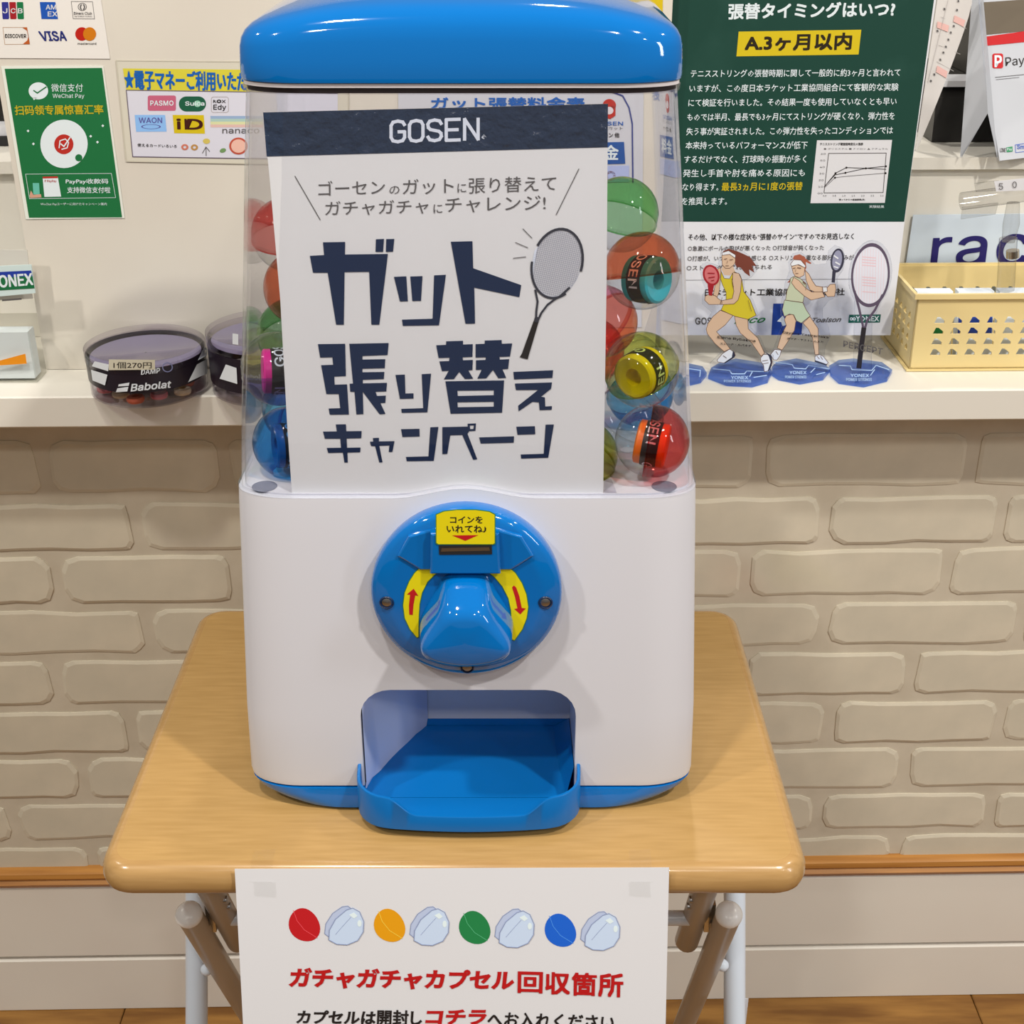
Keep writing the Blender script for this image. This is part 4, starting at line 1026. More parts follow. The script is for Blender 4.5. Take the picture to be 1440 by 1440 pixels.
pz.line(M_ink, [(900, 1080), (965, 1000), (1028, 968), (1140, 972), (1256, 960)], 4, 2, name='printed_chart')
pz.line(M_ink, [(900, 1078), (962, 1010), (1022, 998), (1140, 972), (1256, 978)], 4, 2, name='printed_chart')
pz.line(M_gink, [(900, 1085), (962, 1026), (1022, 1019), (1254, 1000)], 3, 2, name='printed_chart')
for x, y in ((965, 1000), (1028, 968), (1140, 972), (1256, 960), (1022, 998), (1254, 1000), (962, 1026)): pz.ell(M_ink, x, y, 6, 6, 3, n=8, name='printed_chart')
pz.text(M_ink, 'テニスストリング硬度経時変化の推移', (875, 824, 1125, 840), 2, bold=.02, name='printed_chart')
pz.text(M_gink, '◆ ポリエステル ■ ナイロン ▲ ナチュラル', (895, 854, 1268, 866), 2, name='printed_chart')
for i in range(7):
    pz.text(M_ink, str(6 - i if i < 6 else 0) + '0', (880 - i * 3, 884 + i * 38, 908 - i * 3, 894 + i * 38), 2, name='printed_chart')
    pz.text(M_ink, str(i * 5 / 10), (893 + i * 55, 1126, 912 + i * 55, 1136), 2, name='printed_chart')
pz.text(M_ink, '張ってからの経過期間(月)', (985, 1148, 1135, 1160), 2, bold=.02, name='printed_chart')
pz.text(M_pw, '実験結果', (1160, 1186, 1246, 1202), 1)
P7 = Print(pp2, gp, .0010, lambda x, y: (940 + x / 4.364, 300 + y / 4.364)); P7.L = pz.L
P7.text(M_ink, 'その他、以下の様な症状も“張替のサイン”ですのでお見逃しなく', [(122, 125), (1137, 120), (1135, 158), (120, 165)], 1, bold=.012, res=1)
P7.text(M_gink, '○急激にボールの飛びが悪くなった ○打球音が鈍くなった', [(120, 199), (953, 192), (952, 224), (118, 230)], 1, bold=.012, res=1)
P7.text(M_gink, '○打感が、いつもより硬く感じる ○ストリングの重なる部分に凹みが', [(118, 260), (1138, 252), (1136, 284), (116, 292)], 1, bold=.012, res=1)
P7.text(M_gink, '○ストリングがずれて見られる', [(112, 318), (635, 312), (634, 342), (110, 350)], 1, bold=.012, res=1)
P7.line(M_gink, [(100, 408), (1330, 400)], 2, 1)
P7.text(M_ink, '日本ラケット工業協同組合加盟各社', [(226, 462), (1080, 458), (1078, 500), (222, 505)], 1, bold=.025, res=2)
P7.text(M_gink, 'GOSEN', (164, 638, 330, 680), 1, bold=.03)
P7.text(K('logo_green', 40, 130, 60), 'Teco', [(420, 632), (600, 630), (585, 668), (400, 675)], 1, bold=.03, shear=.3)
P7.poly(K('logo_blue', 34, 66, 140), [(642, 552), (830, 550), (815, 742), (630, 744)], 1)
P7.poly(M_pw, [(665, 660), (700, 625), (720, 660), (790, 650), (770, 680), (740, 676), (700, 690), (690, 665)], 2)
P7.text(M_gink, 'Toalson', [(885, 640), (1062, 636), (1055, 664), (880, 668)], 1, bold=.03, shear=.3)
P7.poly(K('logo_dkgreen', 30, 98, 80), [(1108, 620), (1302, 618), (1296, 668), (1102, 670)], 1); P7.text(M_pw, '∞YONEX', (1112, 628, 1290, 660), 2, bold=.03)
pz.done()

# calendar page curling out from behind the poster
cal = thing('wall_calendar_page', wb(.45, 1.40, 1.06), 'curling calendar page with pink squares sticking out behind the green poster', 'calendar')
pcal = bg(1.375)
def calf(x, y, off=0):
    p = pcal(x, y, off); t = max(0, (x - 1318 + (y * .18)) / 60); p.y += .012 * t * t; return p
calf.N = pcal.N
V = []; F = []; nn = 16
for i in range(nn + 1):
    y = -70 + 305 * i / nn
    xl = 1318 - (y - 0) * .145; xr = 1371 if y < 10 else 1371 - ((y - 10) / 225) ** 1.1 * 92
    for j in range(5): V.append(calf(xl + (xr - xl) * j / 4, y, 0))
for i in range(nn):
    for j in range(4): F.append((i * 5 + j, i * 5 + j + 1, i * 5 + 6 + j, i * 5 + 5 + j))
nv = len(V); V += [v + Vector((0, .0004, 0)) for v in V]; F += [tuple(a + nv for a in f[::-1]) for f in F]
obj('calendar_sheet', V, F, mat('calendar_paper', ph(206, 192, 176), .6), cal, True)
pca = Print(calf, cal, .0008, lambda x, y: (1180 + x / 5.54, y / 5.54))
M_pk = K('calendar_pink', 232, 178, 160)
for q in ([(765, 165), (860, 200), (850, 250), (760, 215)], [(905, 120), (1000, 165), (985, 215), (895, 170)], [(765, 510), (852, 560), (842, 612), (756, 562)]): pca.poly(M_pk, q, 0)
for x, y in ((820, 70), (935, 10), (925, 80), (900, 205), (875, 255), (855, 310), (835, 365), (815, 410), (765, 240), (742, 580), (715, 630), (790, 465)): pca.poly(M_gink, [(x - 7, y - 10), (x + 7, y - 6), (x + 7, y + 10), (x - 7, y + 6)], 1)
for a, b in (((790, 130), (1010, 230)), ((775, 350), (960, 430)), ((760, 480), (905, 560)), ((850, 0), (690, 640))): pca.line(K('calendar_line', 186, 172, 158), [a, b], 3, 0)
pca.done()

# ================================================================== ACRYLIC STANDS
M_acr = clear('clear_acrylic', (.95, .955, .97), .02, .9, edge=(.6, .62, .68))
M_acb = clear('blue_acrylic', (.56, .68, .93), .04, .9, edge=(.34, .46, .80))
M_bed = clear('blue_acrylic_edge', (.10, .22, .70), .08, .9)
M_wpr = K('white_print', 180, 200, 232)
ztop = plane((0, 0, ZC + .004), (0, 0, 1))
def base_plate(parent, pts, lines, txt):
    P = [ztop(x, y) for x, y in pts]
    b = G().slab(P, Vector((0, 0, 1)), .0035).obj('base_plate', M_acb, parent)
    q = Print(ztop, b, .0002)
    for l in lines: q.line(M_wpr, l, 1.1, 0)
    q.text(M_wpr, 'YONEX', txt[0], 0, bold=.03); q.text(M_wpr, 'POWER STRINGS', txt[1], 0, bold=.02); q.done()
    return b
skin = K('figure_skin', 216, 178, 142); outl = K('figure_outline', 112, 76, 60); whit = K('figure_white', 226, 220, 212)
def figure(parent, pf, X, outline, layers, names):
    G().slab([pf(*X(x, y)) for x, y in outline], pf.N, .0025).obj('acrylic_figure_panel', M_acr, parent)
    q = Print(pf, parent, .0003, X)
    for i, (m, pts, ol) in enumerate(layers):
        q.poly(m, pts, i * .5, name='printed_figure')
        if ol: q.line(ol, pts, 4.6, i * .5 + .3, True, name='printed_figure')
    for t, quad in names: q.text(M_ink, t, quad, 12, bold=.03, res=1)
    return q
# ---- player in yellow
st = thing('player_stand', ztop(1040, 520), 'clear acrylic stand of a tennis player in a yellow dress with a red racket', 'acrylic stand')
base_plate(st, [(1000, 517), (1012, 510), (1035, 504), (1078, 511), (1086, 522), (1080, 534), (1058, 540), (1022, 538), (996, 528)],
           [[(1003, 519), (1026, 521), (1029, 526), (1047, 526), (1050, 522), (1080, 523)], [(1054, 530), (1058, 523)], [(1060, 531), (1078, 528)]],
           ((1028, 529, 1052, 533.5), (1018, 534.5, 1056, 538)))
D1 = ztop(1040, 524).y - ztop(1040, 524).x * math.tan(YAW)
X5 = lambda x, y: (980 + x / 6.547, 330 + y / 6.547)
out1 = [(30, 330), (50, 275), (90, 258), (150, 270), (195, 290), (215, 200), (235, 130), (330, 108), (440, 160), (560, 260), (552, 340), (500, 395), (440, 420), (440, 500), (520, 600), (570, 740), (500, 800), (500, 860), (590, 950), (640, 1070), (705, 1110), (712, 1200), (660, 1290), (560, 1300), (130, 1240), (120, 1190), (180, 1130), (225, 1080), (130, 980), (70, 900), (80, 810), (140, 720), (50, 640), (50, 560), (85, 520), (50, 440)]
yel = K('dress_yellow', 226, 200, 50); hair = K('hair_brown', 128, 66, 50); red = K('racket_red', 176, 36, 44); pnk = K('racket_pink', 226, 120, 116); drk = K('shoe_dark', 50, 50, 66)
ring = lambda cx, cy, rx, ry, rot, n=24: [(cx + rx * math.cos(R(a)) * math.cos(R(rot)) - ry * math.sin(R(a)) * math.sin(R(rot)), cy + rx * math.cos(R(a)) * math.sin(R(rot)) + ry * math.sin(R(a)) * math.cos(R(rot))) for a in range(0, 360, 360 // n)]
pf1 = bg(D1)
L1 = [(hair, [(300, 130), (380, 155), (490, 205), (550, 290), (505, 285), (530, 350), (480, 320), (488, 385), (440, 350), (400, 300), (365, 300), (355, 230)], None),
      (skin, [(215, 695), (335, 740), (260, 830), (180, 892), (235, 955), (305, 1050), (250, 1075), (165, 1000), (95, 910), (85, 870), (102, 815), (150, 750)], outl),
      (skin, [(345, 750), (468, 775), (472, 865), (560, 950), (622, 1090), (590, 1118), (500, 990), (400, 905), (362, 835)], outl),
      (yel, [(222, 335), (250, 400), (300, 405), (335, 335), (395, 365), (415, 420), (430, 520), (490, 600), (545, 740), (470, 778), (350, 750), (222, 692), (268, 590), (268, 530), (235, 460), (215, 400)], outl),
      (skin, [(165, 330), (218, 300), (222, 360), (215, 420), (205, 520), (180, 590), (150, 560), (165, 470)], outl),
      (skin, [(330, 345), (385, 355), (410, 410), (402, 520), (378, 600), (340, 636), (230, 642), (224, 606), (325, 586), (340, 520), (326, 440)], outl),
      (skin, [(240, 275), (330, 285), (350, 330), (300, 375), (250, 370), (225, 320)], None),
      (skin, [(228, 190), (232, 275), (262, 308), (300, 308), (345, 270), (360, 215), (330, 170), (270, 160)], outl),
      (hair, [(240, 150), (290, 128), (350, 145), (372, 190), (372, 290), (352, 280), (350, 210), (300, 175), (240, 180)], None),
      (whit, [(228, 165), (290, 145), (355, 185), (352, 215), (300, 178), (232, 188)], outl),
      (skin, [(75, 565), (110, 545), (170, 560), (200, 590), (228, 606), (228, 640), (180, 640), (110, 640), (70, 600)], outl),
      (red, ring(130, 370, 76, 98, -18), None), (pnk, ring(130, 370, 58, 80, -18), None), (red, [(95, 440), (160, 450), (138, 560), (108, 555)], None),
      (whit, [(185, 1150), (235, 1090), (300, 1050), (345, 1080), (352, 1110), (320, 1140), (250, 1178), (190, 1168)], outl), (drk, [(330, 1062), (352, 1095), (345, 1125), (260, 1180), (240, 1180), (320, 1125)], None),
      (whit, [(585, 1130), (610, 1100), (660, 1098), (688, 1150), (685, 1200), (655, 1250), (618, 1258), (612, 1200), (585, 1160)], outl), (drk, [(625, 1075), (685, 1110), (695, 1170), (670, 1240), (650, 1250), (676, 1170), (660, 1115)], None)]
q = figure(st, pf1, X5, out1, L1, [('Elena Rybakina', [(190, 925), (538, 962), (534, 990), (188, 952)]), ('エレーナ・ルバキナ', [(212, 985), (500, 1008), (498, 1030), (210, 1006)])])
for a, b, w in (((250, 222), (275, 216), 6), ((300, 228), (330, 224), 6), ((262, 282), (290, 282), 5), ((282, 235), (272, 262), 3), ((100, 350), (158, 352), 9), ((108, 392), (160, 385), 9), ((130, 420), (155, 415), 8), ((230, 575), (212, 640), 4), ((600, 1160), (650, 1150), 5), ((605, 1185), (655, 1175), 5), ((240, 1110), (270, 1130), 5), ((320, 400), (335, 480), 4), ((470, 600), (500, 700), 4)):
    q.line(outl if a[1] not in (350, 392, 420) else red, [a, b], w, 10, name='printed_figure')
q.done()
# ---- player in pale green
st = thing('player_stand', ztop(1128, 515), 'clear acrylic stand of a tennis player in pale green with a black racket', 'acrylic stand')
base_plate(st, [(1086, 515), (1092, 509), (1120, 504), (1160, 512), (1167, 519), (1158, 530), (1125, 536), (1095, 530), (1086, 524)],
           [[(1088, 509), (1114, 513), (1117, 518), (1133, 519), (1137, 514), (1166, 519)], [(1140, 524), (1146, 518)], [(1148, 527), (1160, 524)]],
           ((1110, 522, 1134, 526.5), (1104, 528.5, 1134, 532.5)))
D2 = ztop(1128, 518).y - ztop(1128, 518).x * math.tan(YAW); pf2 = bg(D2)
X6 = lambda x, y: (1080 + x / 6.545, 330 + y / 6.545)
out2 = [(130, 600), (145, 540), (160, 450), (170, 420), (200, 340), (190, 260), (230, 180), (300, 160), (370, 210), (440, 280), (540, 270), (560, 150), (620, 100), (690, 130), (715, 220), (690, 330), (640, 400), (645, 500), (640, 570), (560, 610), (505, 680), (505, 760), (560, 850), (575, 940), (530, 1030), (520, 1110), (565, 1180), (560, 1260), (20, 1190), (0, 1140), (60, 1040), (100, 920), (130, 850), (120, 700)]
grn = K('outfit_green', 196, 196, 158); grn2 = K('outfit_green_dark', 186, 196, 160); hair2 = K('hair_auburn', 176, 96, 70); blk = K('racket_black', 60, 58, 70)
L2 = [(hair2, [(340, 215), (400, 260), (390, 270), (345, 250)], None), (hair2, [(175, 440), (215, 400), (240, 385), (225, 410), (195, 440)], None),
      (skin, [(320, 812), (385, 752), (460, 862), (466, 1100), (432, 1102), (410, 955), (372, 870)], outl),
      (skin, [(168, 742), (230, 730), (256, 790), (242, 880), (190, 970), (130, 1060), (85, 1042), (122, 920), (168, 835), (150, 780)], outl),
      (skin, [(340, 325), (375, 360), (405, 420), (440, 470), (520, 482), (530, 520), (440, 532), (385, 505), (350, 420)], outl),
      (grn2, [(150, 600), (320, 625), (350, 690), (388, 745), (305, 812), (262, 790), (235, 735), (195, 728), (150, 752), (130, 690)], outl),
      (grn, [(205, 400), (240, 380), (300, 405), (350, 450), (345, 510), (320, 622), (160, 600), (172, 520), (200, 450)], outl),
      (skin, [(235, 390), (285, 420), (345, 490), (400, 525), (500, 525), (522, 570), (395, 600), (330, 560), (250, 490), (215, 440)], outl),
      (skin, [(215, 290), (230, 350), (250, 382), (290, 392), (330, 370), (338, 300), (270, 275)], outl),
      (hair2, [(228, 215), (240, 190), (290, 178), (340, 205), (352, 300), (335, 340), (338, 290), (300, 235), (235, 225)], None),
      (whit, [(205, 268), (235, 228), (300, 232), (345, 285), (338, 302), (280, 272), (215, 288)], outl),
      (skin, [(540, 490), (570, 455), (615, 450), (622, 500), (610, 565), (545, 568), (520, 530)], outl),
      (whit, [(500, 480), (540, 478), (545, 520), (505, 528)], outl),
      (blk, ring(636, 235, 62, 112, 8), None), (K('racket_strings', 150, 146, 160), ring(634, 232, 44, 92, 8), None), (blk, [(590, 330), (622, 335), (612, 440), (582, 436)], None),
      (whit, [(20, 1100), (60, 1052), (120, 1060), (108, 1110), (80, 1150), (50, 1148)], outl), (whit, [(430, 1115), (470, 1100), (505, 1115), (550, 1172), (535, 1195), (430, 1162)], outl), (drk, [(428, 1150), (545, 1190), (535, 1200), (428, 1166)], None)]
q = figure(st, pf2, X6, out2, L2, [('Dayana Yastremska', [(132, 880), (552, 930), (550, 955), (130, 905)]), ('ダヤナ・ヤストレムスカ', [(172, 938), (505, 972), (503, 994), (170, 960)])])
for a, b, w in (((228, 306), (248, 302), 7), ((268, 300), (300, 304), 7), ((250, 352), (275, 352), 5), ((255, 315), (246, 338), 3), ((605, 190), (640, 215), 14), ((620, 250), (655, 270), 14), ((605, 290), (640, 300), 12), ((320, 430), (340, 450), 8), ((450, 1115), (470, 1140), 5), ((480, 1115), (500, 1145), 5), ((70, 1070), (90, 1100), 5)):
    q.line(outl if w < 12 else whit, [a, b], w, 10, name='printed_figure')
q.done()
# ---- racket stand
st = thing('racket_stand', ztop(1213, 518), 'clear acrylic stand shaped as a tennis racket, nearest the basket', 'acrylic stand')
base_plate(st, [(1166, 514), (1180, 506), (1200, 504), (1240, 509), (1255, 520), (1248, 532), (1215, 540), (1180, 535), (1168, 524)],
           [[(1180, 514), (1196, 515), (1198, 520), (1226, 521), (1232, 514), (1250, 520)], [(1224, 528), (1230, 520)]],
           ((1196, 526, 1222, 530.5), (1190, 532, 1226, 536)))
D3 = ztop(1213, 521).y - ztop(1213, 521).x * math.tan(YAW); pf3 = bg(D3)
X8 = lambda x, y: (1180 + x / 3.892, 230 + y / 3.892)
oc, rx_, ry_ = (172, 608), 118, 186
o3 = [(oc[0] + rx_ * math.cos(R(a)), oc[1] + ry_ * math.sin(R(a))) for a in range(-230, 51, 14)]
o3 = [(p[0] + (p[1] - 608) * -.08, p[1]) for p in o3] + [(182, 870), (178, 1135), (78, 1140), (84, 880)]
G().slab([pf3(*X8(x, y)) for x, y in o3], pf3.N, .0025).obj('acrylic_racket_panel', M_acr, st)
q = Print(pf3, st, .0003, X8)
fr_ = K('racket_frame', 98, 82, 96)
q.ell(K('racket_string_bed', 226, 218, 216), 170, 612, 92, 160, 0, rot=4, n=40, name='printed_racket')
q.ell(fr_, 171, 610, 106, 176, 1, rot=4, n=44, inner=.89, name='printed_racket')
M_lp = K('string_pink', 232, 180, 176)
for k in range(-5, 6): q.line(M_lp, [(172 + k * 15, 612 - 150 * math.sqrt(1 - (k / 6.2) ** 2)), (166 + k * 15, 612 + 150 * math.sqrt(1 - (k / 6.2) ** 2))], 1, .5, name='printed_racket')
for y0 in (510, 525, 540, 555, 620, 635, 650, 665, 700): q.line(K('string_logo', 232, 190, 186), [(128, y0), (200, y0 + 6)], 5, .7, name='printed_racket')
q.line(fr_, [(84, 700), (108, 790), (128, 880), (132, 910)], 13, 1.2, name='printed_racket'); q.line(fr_, [(236, 720), (196, 800), (152, 860), (138, 910)], 13, 1.2, name='printed_racket')
q.line(K('handle_dark', 46, 40, 42), [(134, 905), (120, 1010), (108, 1112)], 27, 1.5, name='printed_racket')
q.text(M_gink, 'PERCEPT', [(24, 968), (238, 1012), (234, 1046), (22, 1002)], 2, bold=.02)
q.done()
# ---- fourth stand, mostly behind the globe
st = thing('player_stand', ztop(965, 522), 'blue based acrylic stand whose edge peeps out beside the globe', 'acrylic stand')
base_plate(st, [(905, 520), (925, 512), (960, 509), (988, 515), (994, 524), (986, 534), (960, 540), (918, 536)],
           [[(950, 516), (985, 521), (984, 530)]], ((930, 525, 955, 529), (925, 531, 960, 535)))
G().slab([bg(1.225)(x, y) for x, y in ((908, 523), (952, 523), (956, 470), (950, 430), (920, 425), (905, 470))], NB, .0025).obj('acrylic_figure_panel', M_acr, st)

# ================================================================== BASKET
M_bas = mat('basket_plastic', ph(214, 184, 122), .45, .4)
bk = thing('storage_basket', wb(.44, 1.29, ZC), 'cream yellow plastic basket with triangular holes at the right of the counter', 'basket')
def bfr(x, y): return bg(1.246)(x, y)
pA = hit(1278, 519, (0, 0, ZC + .002), Vector((0, 0, 1)))
xA = pA.x; DA = pA.y - pA.x * math.tan(YAW)
BW, BH, BD = .262, .076, .098
def bp(u, v, w):                                 # u along, v depth, w height; walls flare a little upward
    fl_ = w / BH
    return wb(xA - .002 * fl_ + u * (BW + .006 * fl_) , DA - .001 * fl_ + v * (BD + .004 * fl_), ZC + .002 + w)
def wall_holes(f, nu, nv, name, u0=.06, u1=.97, w0=.16, w1=.74, th=.0016, nrm=None):
    """a wall panel f(u,w) pierced by rows of triangular holes"""
    outer = [Vector((0, 0, 0)), Vector((1, 0, 0)), Vector((1, 1, 0)), Vector((0, 1, 0))]
    loops = [outer]
    for j in range(nv):
        for i in range(nu):
            cu = u0 + (u1 - u0) * (i + .5) / nu; cw = w0 + (w1 - w0) * (j + .5) / nv; a = .30 * (u1 - u0) / nu; b = .30 * (w1 - w0) / nv
            loops.append([Vector((cu - a, cw - b, 0)), Vector((cu - a * .5, cw + b, 0)), Vector((cu, cw + b, 0)), Vector((cu + a, cw - b * .2, 0)), Vector((cu + a, cw - b, 0))])
    tri = tessellate_polygon(loops); P = [p for l in loops for p in l]
    V = [f(p.x, p.y, 0) for p in P] + [f(p.x, p.y, th) for p in P]; n = len(P)
    F = [tuple(t) for t in tri] + [tuple(a + n for a in t[::-1]) for t in tri]; k = 0
    for l in loops:
        m_ = len(l); F += [(k + i, k + (i + 1) % m_, n + k + (i + 1) % m_, n + k + i) for i in range(m_)]; k += m_
    return obj(name, V, F, M_bas, bk)
wall_holes(lambda u, w, t: bp(u, t / BD, w * BH), 14, 4, 'basket_side')
wall_holes(lambda u, w, t: bp(u, 1 - t / BD, w * BH), 14, 4, 'basket_side')
wall_holes(lambda u, w, t: bp(t / BW, u, w * BH), 5, 4, 'basket_end', .1, .9)
wall_holes(lambda u, w, t: bp(1 - t / BW, u, w * BH), 5, 4, 'basket_end', .1, .9)
g = G(); V = [bp(u, v, w) for w in (0, .0016) for u, v in ((0, 0), (1, 0), (1, 1), (0, 1))]
g.add(V, [(3, 2, 1, 0), (4, 5, 6, 7), (0, 1, 5, 4), (1, 2, 6, 5), (2, 3, 7, 6), (3, 0, 4, 7)]).obj('basket_floor', M_bas, bk)
g = G()
ro = [(-.012, -.035), (1.012, -.035), (1.012, 1.035), (-.012, 1.035)]; ri = [(.0, .0), (1, .0), (1, 1), (0, 1)]
V = [bp(u, v, BH + .002) for u, v in ro] + [bp(u, v, BH - .003) for u, v in ro] + [bp(u, v, BH + .002) for u, v in ri] + [bp(u, v, BH - .003) for u, v in ri]
F = []
for k in range(4):
    l = (k + 1) % 4; F += [(k, l, 4 + l, 4 + k), (k, 8 + k, 8 + l, l), (4 + k, 4 + l, 12 + l, 12 + k), (8 + k, 12 + k, 12 + l, 8 + l)]
g.add(V, F).obj('basket_rim', M_bas, bk)
g = G(); V = [bp(u, v, w) for w in (0, -.0015) for u, v in ((-.012, -.03), (1.01, -.03), (1.01, 1.03), (-.012, 1.03))]
g.add(V, [(0, 1, 2, 3), (7, 6, 5, 4), (0, 4, 5, 1), (1, 5, 6, 2), (2, 6, 7, 3), (3, 7, 4, 0)]).obj('basket_foot', M_bas, bk)
# packets inside the basket
cols = [('green', (30, 130, 60)), ('blue', (40, 70, 160)), ('white', (225, 225, 222)), ('white', (225, 225, 222)), ('blue', (40, 70, 160)), ('green', (30, 130, 60))]
for i in range(6):
    u0 = .035 + i * .158; c = cols[i]
    x0 = xA + u0 * BW; x1 = x0 + .036
    m1 = K('packet_white', 222, 220, 216); m2 = K('packet_' + c[0], *c[1])
    f = lambda v, i=i: wb(v.x, DA + .012 + v.y + (v.z - ZC) * .35, v.z)
    words = ('first', 'second', 'third', 'fourth', 'fifth', 'sixth')
    t = thing('string_packet', wb((x0 + x1) / 2, DA + .02, ZC + .0042), '%s banded packet leaning in the cream basket, %s from its left end' % (c[0] if c[0] != 'white' else 'plain white', words[i]), 'packet', 'packets in the basket')
    G().box((x0, 0, ZC + .0042), (x1, .012, ZC + .070), f).obj('packet_bag', m1, t)
    G().box((x0 + .001, -.0006, ZC + .050 - .012 * (i % 2)), (x1 - .001, .0, ZC + .060 - .012 * (i % 2)), f).obj('colour_band', K('packet_blue', 40, 70, 160), t)
    G().box((x0 + .001, -.0006, ZC + .028), (x1 - .001, .0, ZC + .040), f).obj('colour_band', m2, t)
# racket sign behind the basket
sp = bg(1.349)
rsn = sheet('racket_sign', 'pale sign with large navy letters standing on the counter behind the basket', [(1284, 302), (1660, 298), (1640, 420), (1266, 424)], sp, K('sign_pale', 206, 208, 206), 'sign', th=.001)
q = Print(sp, rsn, .0012)
q.text(K('sign_navy', 40, 32, 96), 'racket', [(1314, 322), (1600, 305), (1590, 372), (1308, 374)], 1, bold=.015, res=4, spacing=1.05); q.done()
# price clip stand
cl = thing('price_clip_stand', wb(.47, 1.27, ZC), 'clear acrylic clip stand holding a price strip above the basket', 'clip stand')
M_clip = clear('clip_clear', (.90, .90, .90), .05, .9, edge=(.45, .44, .42))
cD = 1.262; cpn = bg(cD)
pt = lambda x, y, o=0: cpn(x, y, o)
g = G().tube([pt(1352, 283), pt(1465, 268)], .0085, 16); g.obj('clip_barrel', M_clip, cl, True)
g = G().tube([pt(1350, 298, .002), pt(1360, 296, .002)], .006, 14)
g = G().slab([pt(x, y, .004) for x, y in ((1352, 290), (1402, 284), (1398, 300), (1350, 307))], NB, .002).obj('clip_jaw', M_clip, cl)
G().slab([pt(x, y, .006) for x, y in ((1368, 256), (1402, 252), (1404, 266), (1370, 268))], NB, .002).obj('clip_jaw', M_clip, cl)
G().tube([pt(1425, 285), pt(1422, 315), pt(1418, 340)], [.006, .008, .006], 14).obj('swivel_joint', M_clip, cl, True)
G().tube([pt(1418, 335), pt(1414, 408)], .0085, 16).obj('clip_post', M_clip, cl, True)
G().tube([pt(1424, 352), pt(1424, 362)], .0062, 16).obj('spring', M_metal, cl, True)
G().slab([pt(x, y, .010) for x, y in ((1393, 252), (1480, 243), (1480, 262), (1396, 266))], NB, .0006).obj('price_strip', M_paper, cl)
q = Print(cpn, cl, .0108); q.text(M_gink, '5', (1399, 254, 1405, 263), 1); q.text(M_gink, '0', (1418, 251.5, 1424, 260.5), 1); q.text(M_gink, '0', (1437, 249, 1443, 258), 1); q.done()

# ================================================================== THINGS ON THE RAISED SHELF
# paypay table tent
zs = 1.06
ten = thing('payment_code_stand', at_depth(1400, 225, 1.5), 'white folded payment stand with a red top strip on the raised shelf', 'sign stand')
def shp(x, y): return hit(x, y, (0, 0, zs + .001), Vector((0, 0, 1)))
f0 = shp(1406, 226); f1 = shp(1560, 210)
dirx = (f1 - f0).normalized(); 
apx_l = at_depth(1380, -6, (f0 - CAM).dot(FW) + .035)
Nf = (f1 - f0).cross(apx_l - f0).normalized()
tpf = plane(f0, Nf)
M_tent = K('tent_white', 188, 182, 176)
G().slab([tpf(x, y) for x, y in ((1378, -60), (1580, -90), (1560, 208), (1406, 226), (1390, 130), (1379, 50))], tpf.N, .0012).obj('front_card', M_tent, ten)
# side and rear card
bkc = shp(1354, 224) + Vector((0, .005, 0)); topc = tpf(1378, -60)
G().add([topc, tpf(1406, 226) + Vector((-.002, 0, 0)), bkc.lerp(tpf(1406, 226), .5) + Vector((0, 0, .045)), bkc, topc + Vector((-.004, .004, 0)), bkc + Vector((-.001, .001, 0)), bkc.lerp(tpf(1406, 226), .5) + Vector((0, .001, .045))],
        [(0, 1, 2), (0, 2, 3), (4, 6, 1), (4, 5, 6)]).obj('side_card', M_tent, ten)
q = Print(tpf, ten, .0004, lambda x, y: (1180 + x / 5.54, y / 5.54))
M_pr = K('pay_red', 200, 26, 30)
q.poly(M_pr, [(1118, 290), (1560, 228), (1560, 318), (1128, 360)], 0)
q.poly(K('tent_window', 108, 92, 72), [(1108, 20), (1700, -20), (1700, 220), (1118, 275)], 0)
q.poly(M_pr, rrect(1192, 418, 1276, 534, 16), 0); q.text(M_pw, 'P', (1212, 436, 1262, 522), 1, bold=.05)
q.text(M_ink, 'PayPay', [(1292, 450), (1600, 420), (1600, 505), (1296, 535)], 1, bold=.0, res=3)
q.line(M_gink, [(1215, 604), (1460, 580)], 4, 1); q.line(M_gink, [(1220, 622), (1400, 604)], 3, 1)
q.text(M_gink, 'LINE', (1252, 1156, 1296, 1186), 1, bold=.02); q.poly(K('pay_green', 60, 140, 90), [(1300, 1150), (1348, 1142), (1350, 1182), (1304, 1188)], 1); q.text(M_pw, 'Pay', (1306, 1155, 1344, 1178), 2)
q.line(K('pay_blue', 90, 110, 180), [(1370, 1130), (1500, 1110), (1500, 1175), (1374, 1190)], 4, 1, True); q.text(K('pay_blue', 90, 110, 180), 'Smart', (1385, 1128, 1490, 1162), 1, bold=.03)
q.done()
# black printer
M_pb = mat('printer_black', (.018, .017, .016, 1), .35); M_pd = mat('printer_dark', (.05, .045, .04, 1), .5)
prn = thing('black_printer', wb(.50, 1.55, zs), 'black receipt printer between the calendar page and the payment stand', 'printer')
a = shp(1290, 212)
V, F = loft([[wb(x, y, z) for x, y in ((.445, 1.42 + i_), (.560, 1.42 + i_), (.560, 1.64), (.445, 1.64))] for z, i_ in ((zs + .0008, 0), (zs + .045, .004), (zs + .055, .018))])
obj('printer_body', V, F, M_pb, prn)
V, F = loft([[wb(x, y, z) for x, y in ((.505, 1.50 + i_), (.565, 1.50 + i_), (.565, 1.63), (.505, 1.63))] for z, i_ in ((zs + .0555, 0), (zs + .14, .01), (zs + .19, .03))])
obj('printer_tower', V, F, M_pb, prn)
G().box((.447, 1.425, zs + .056), (.50, 1.47, zs + .062), lambda v: wb(v.x, v.y, v.z)).obj('paper_slip', M_paper, prn)
G().box((.485, 1.418, zs + .075), (.497, 1.42, zs + .087), lambda v: wb(v.x, v.y, v.z)).obj('indicator_light', mat('indicator_red', rgb(230, 60, 30), .3), prn)
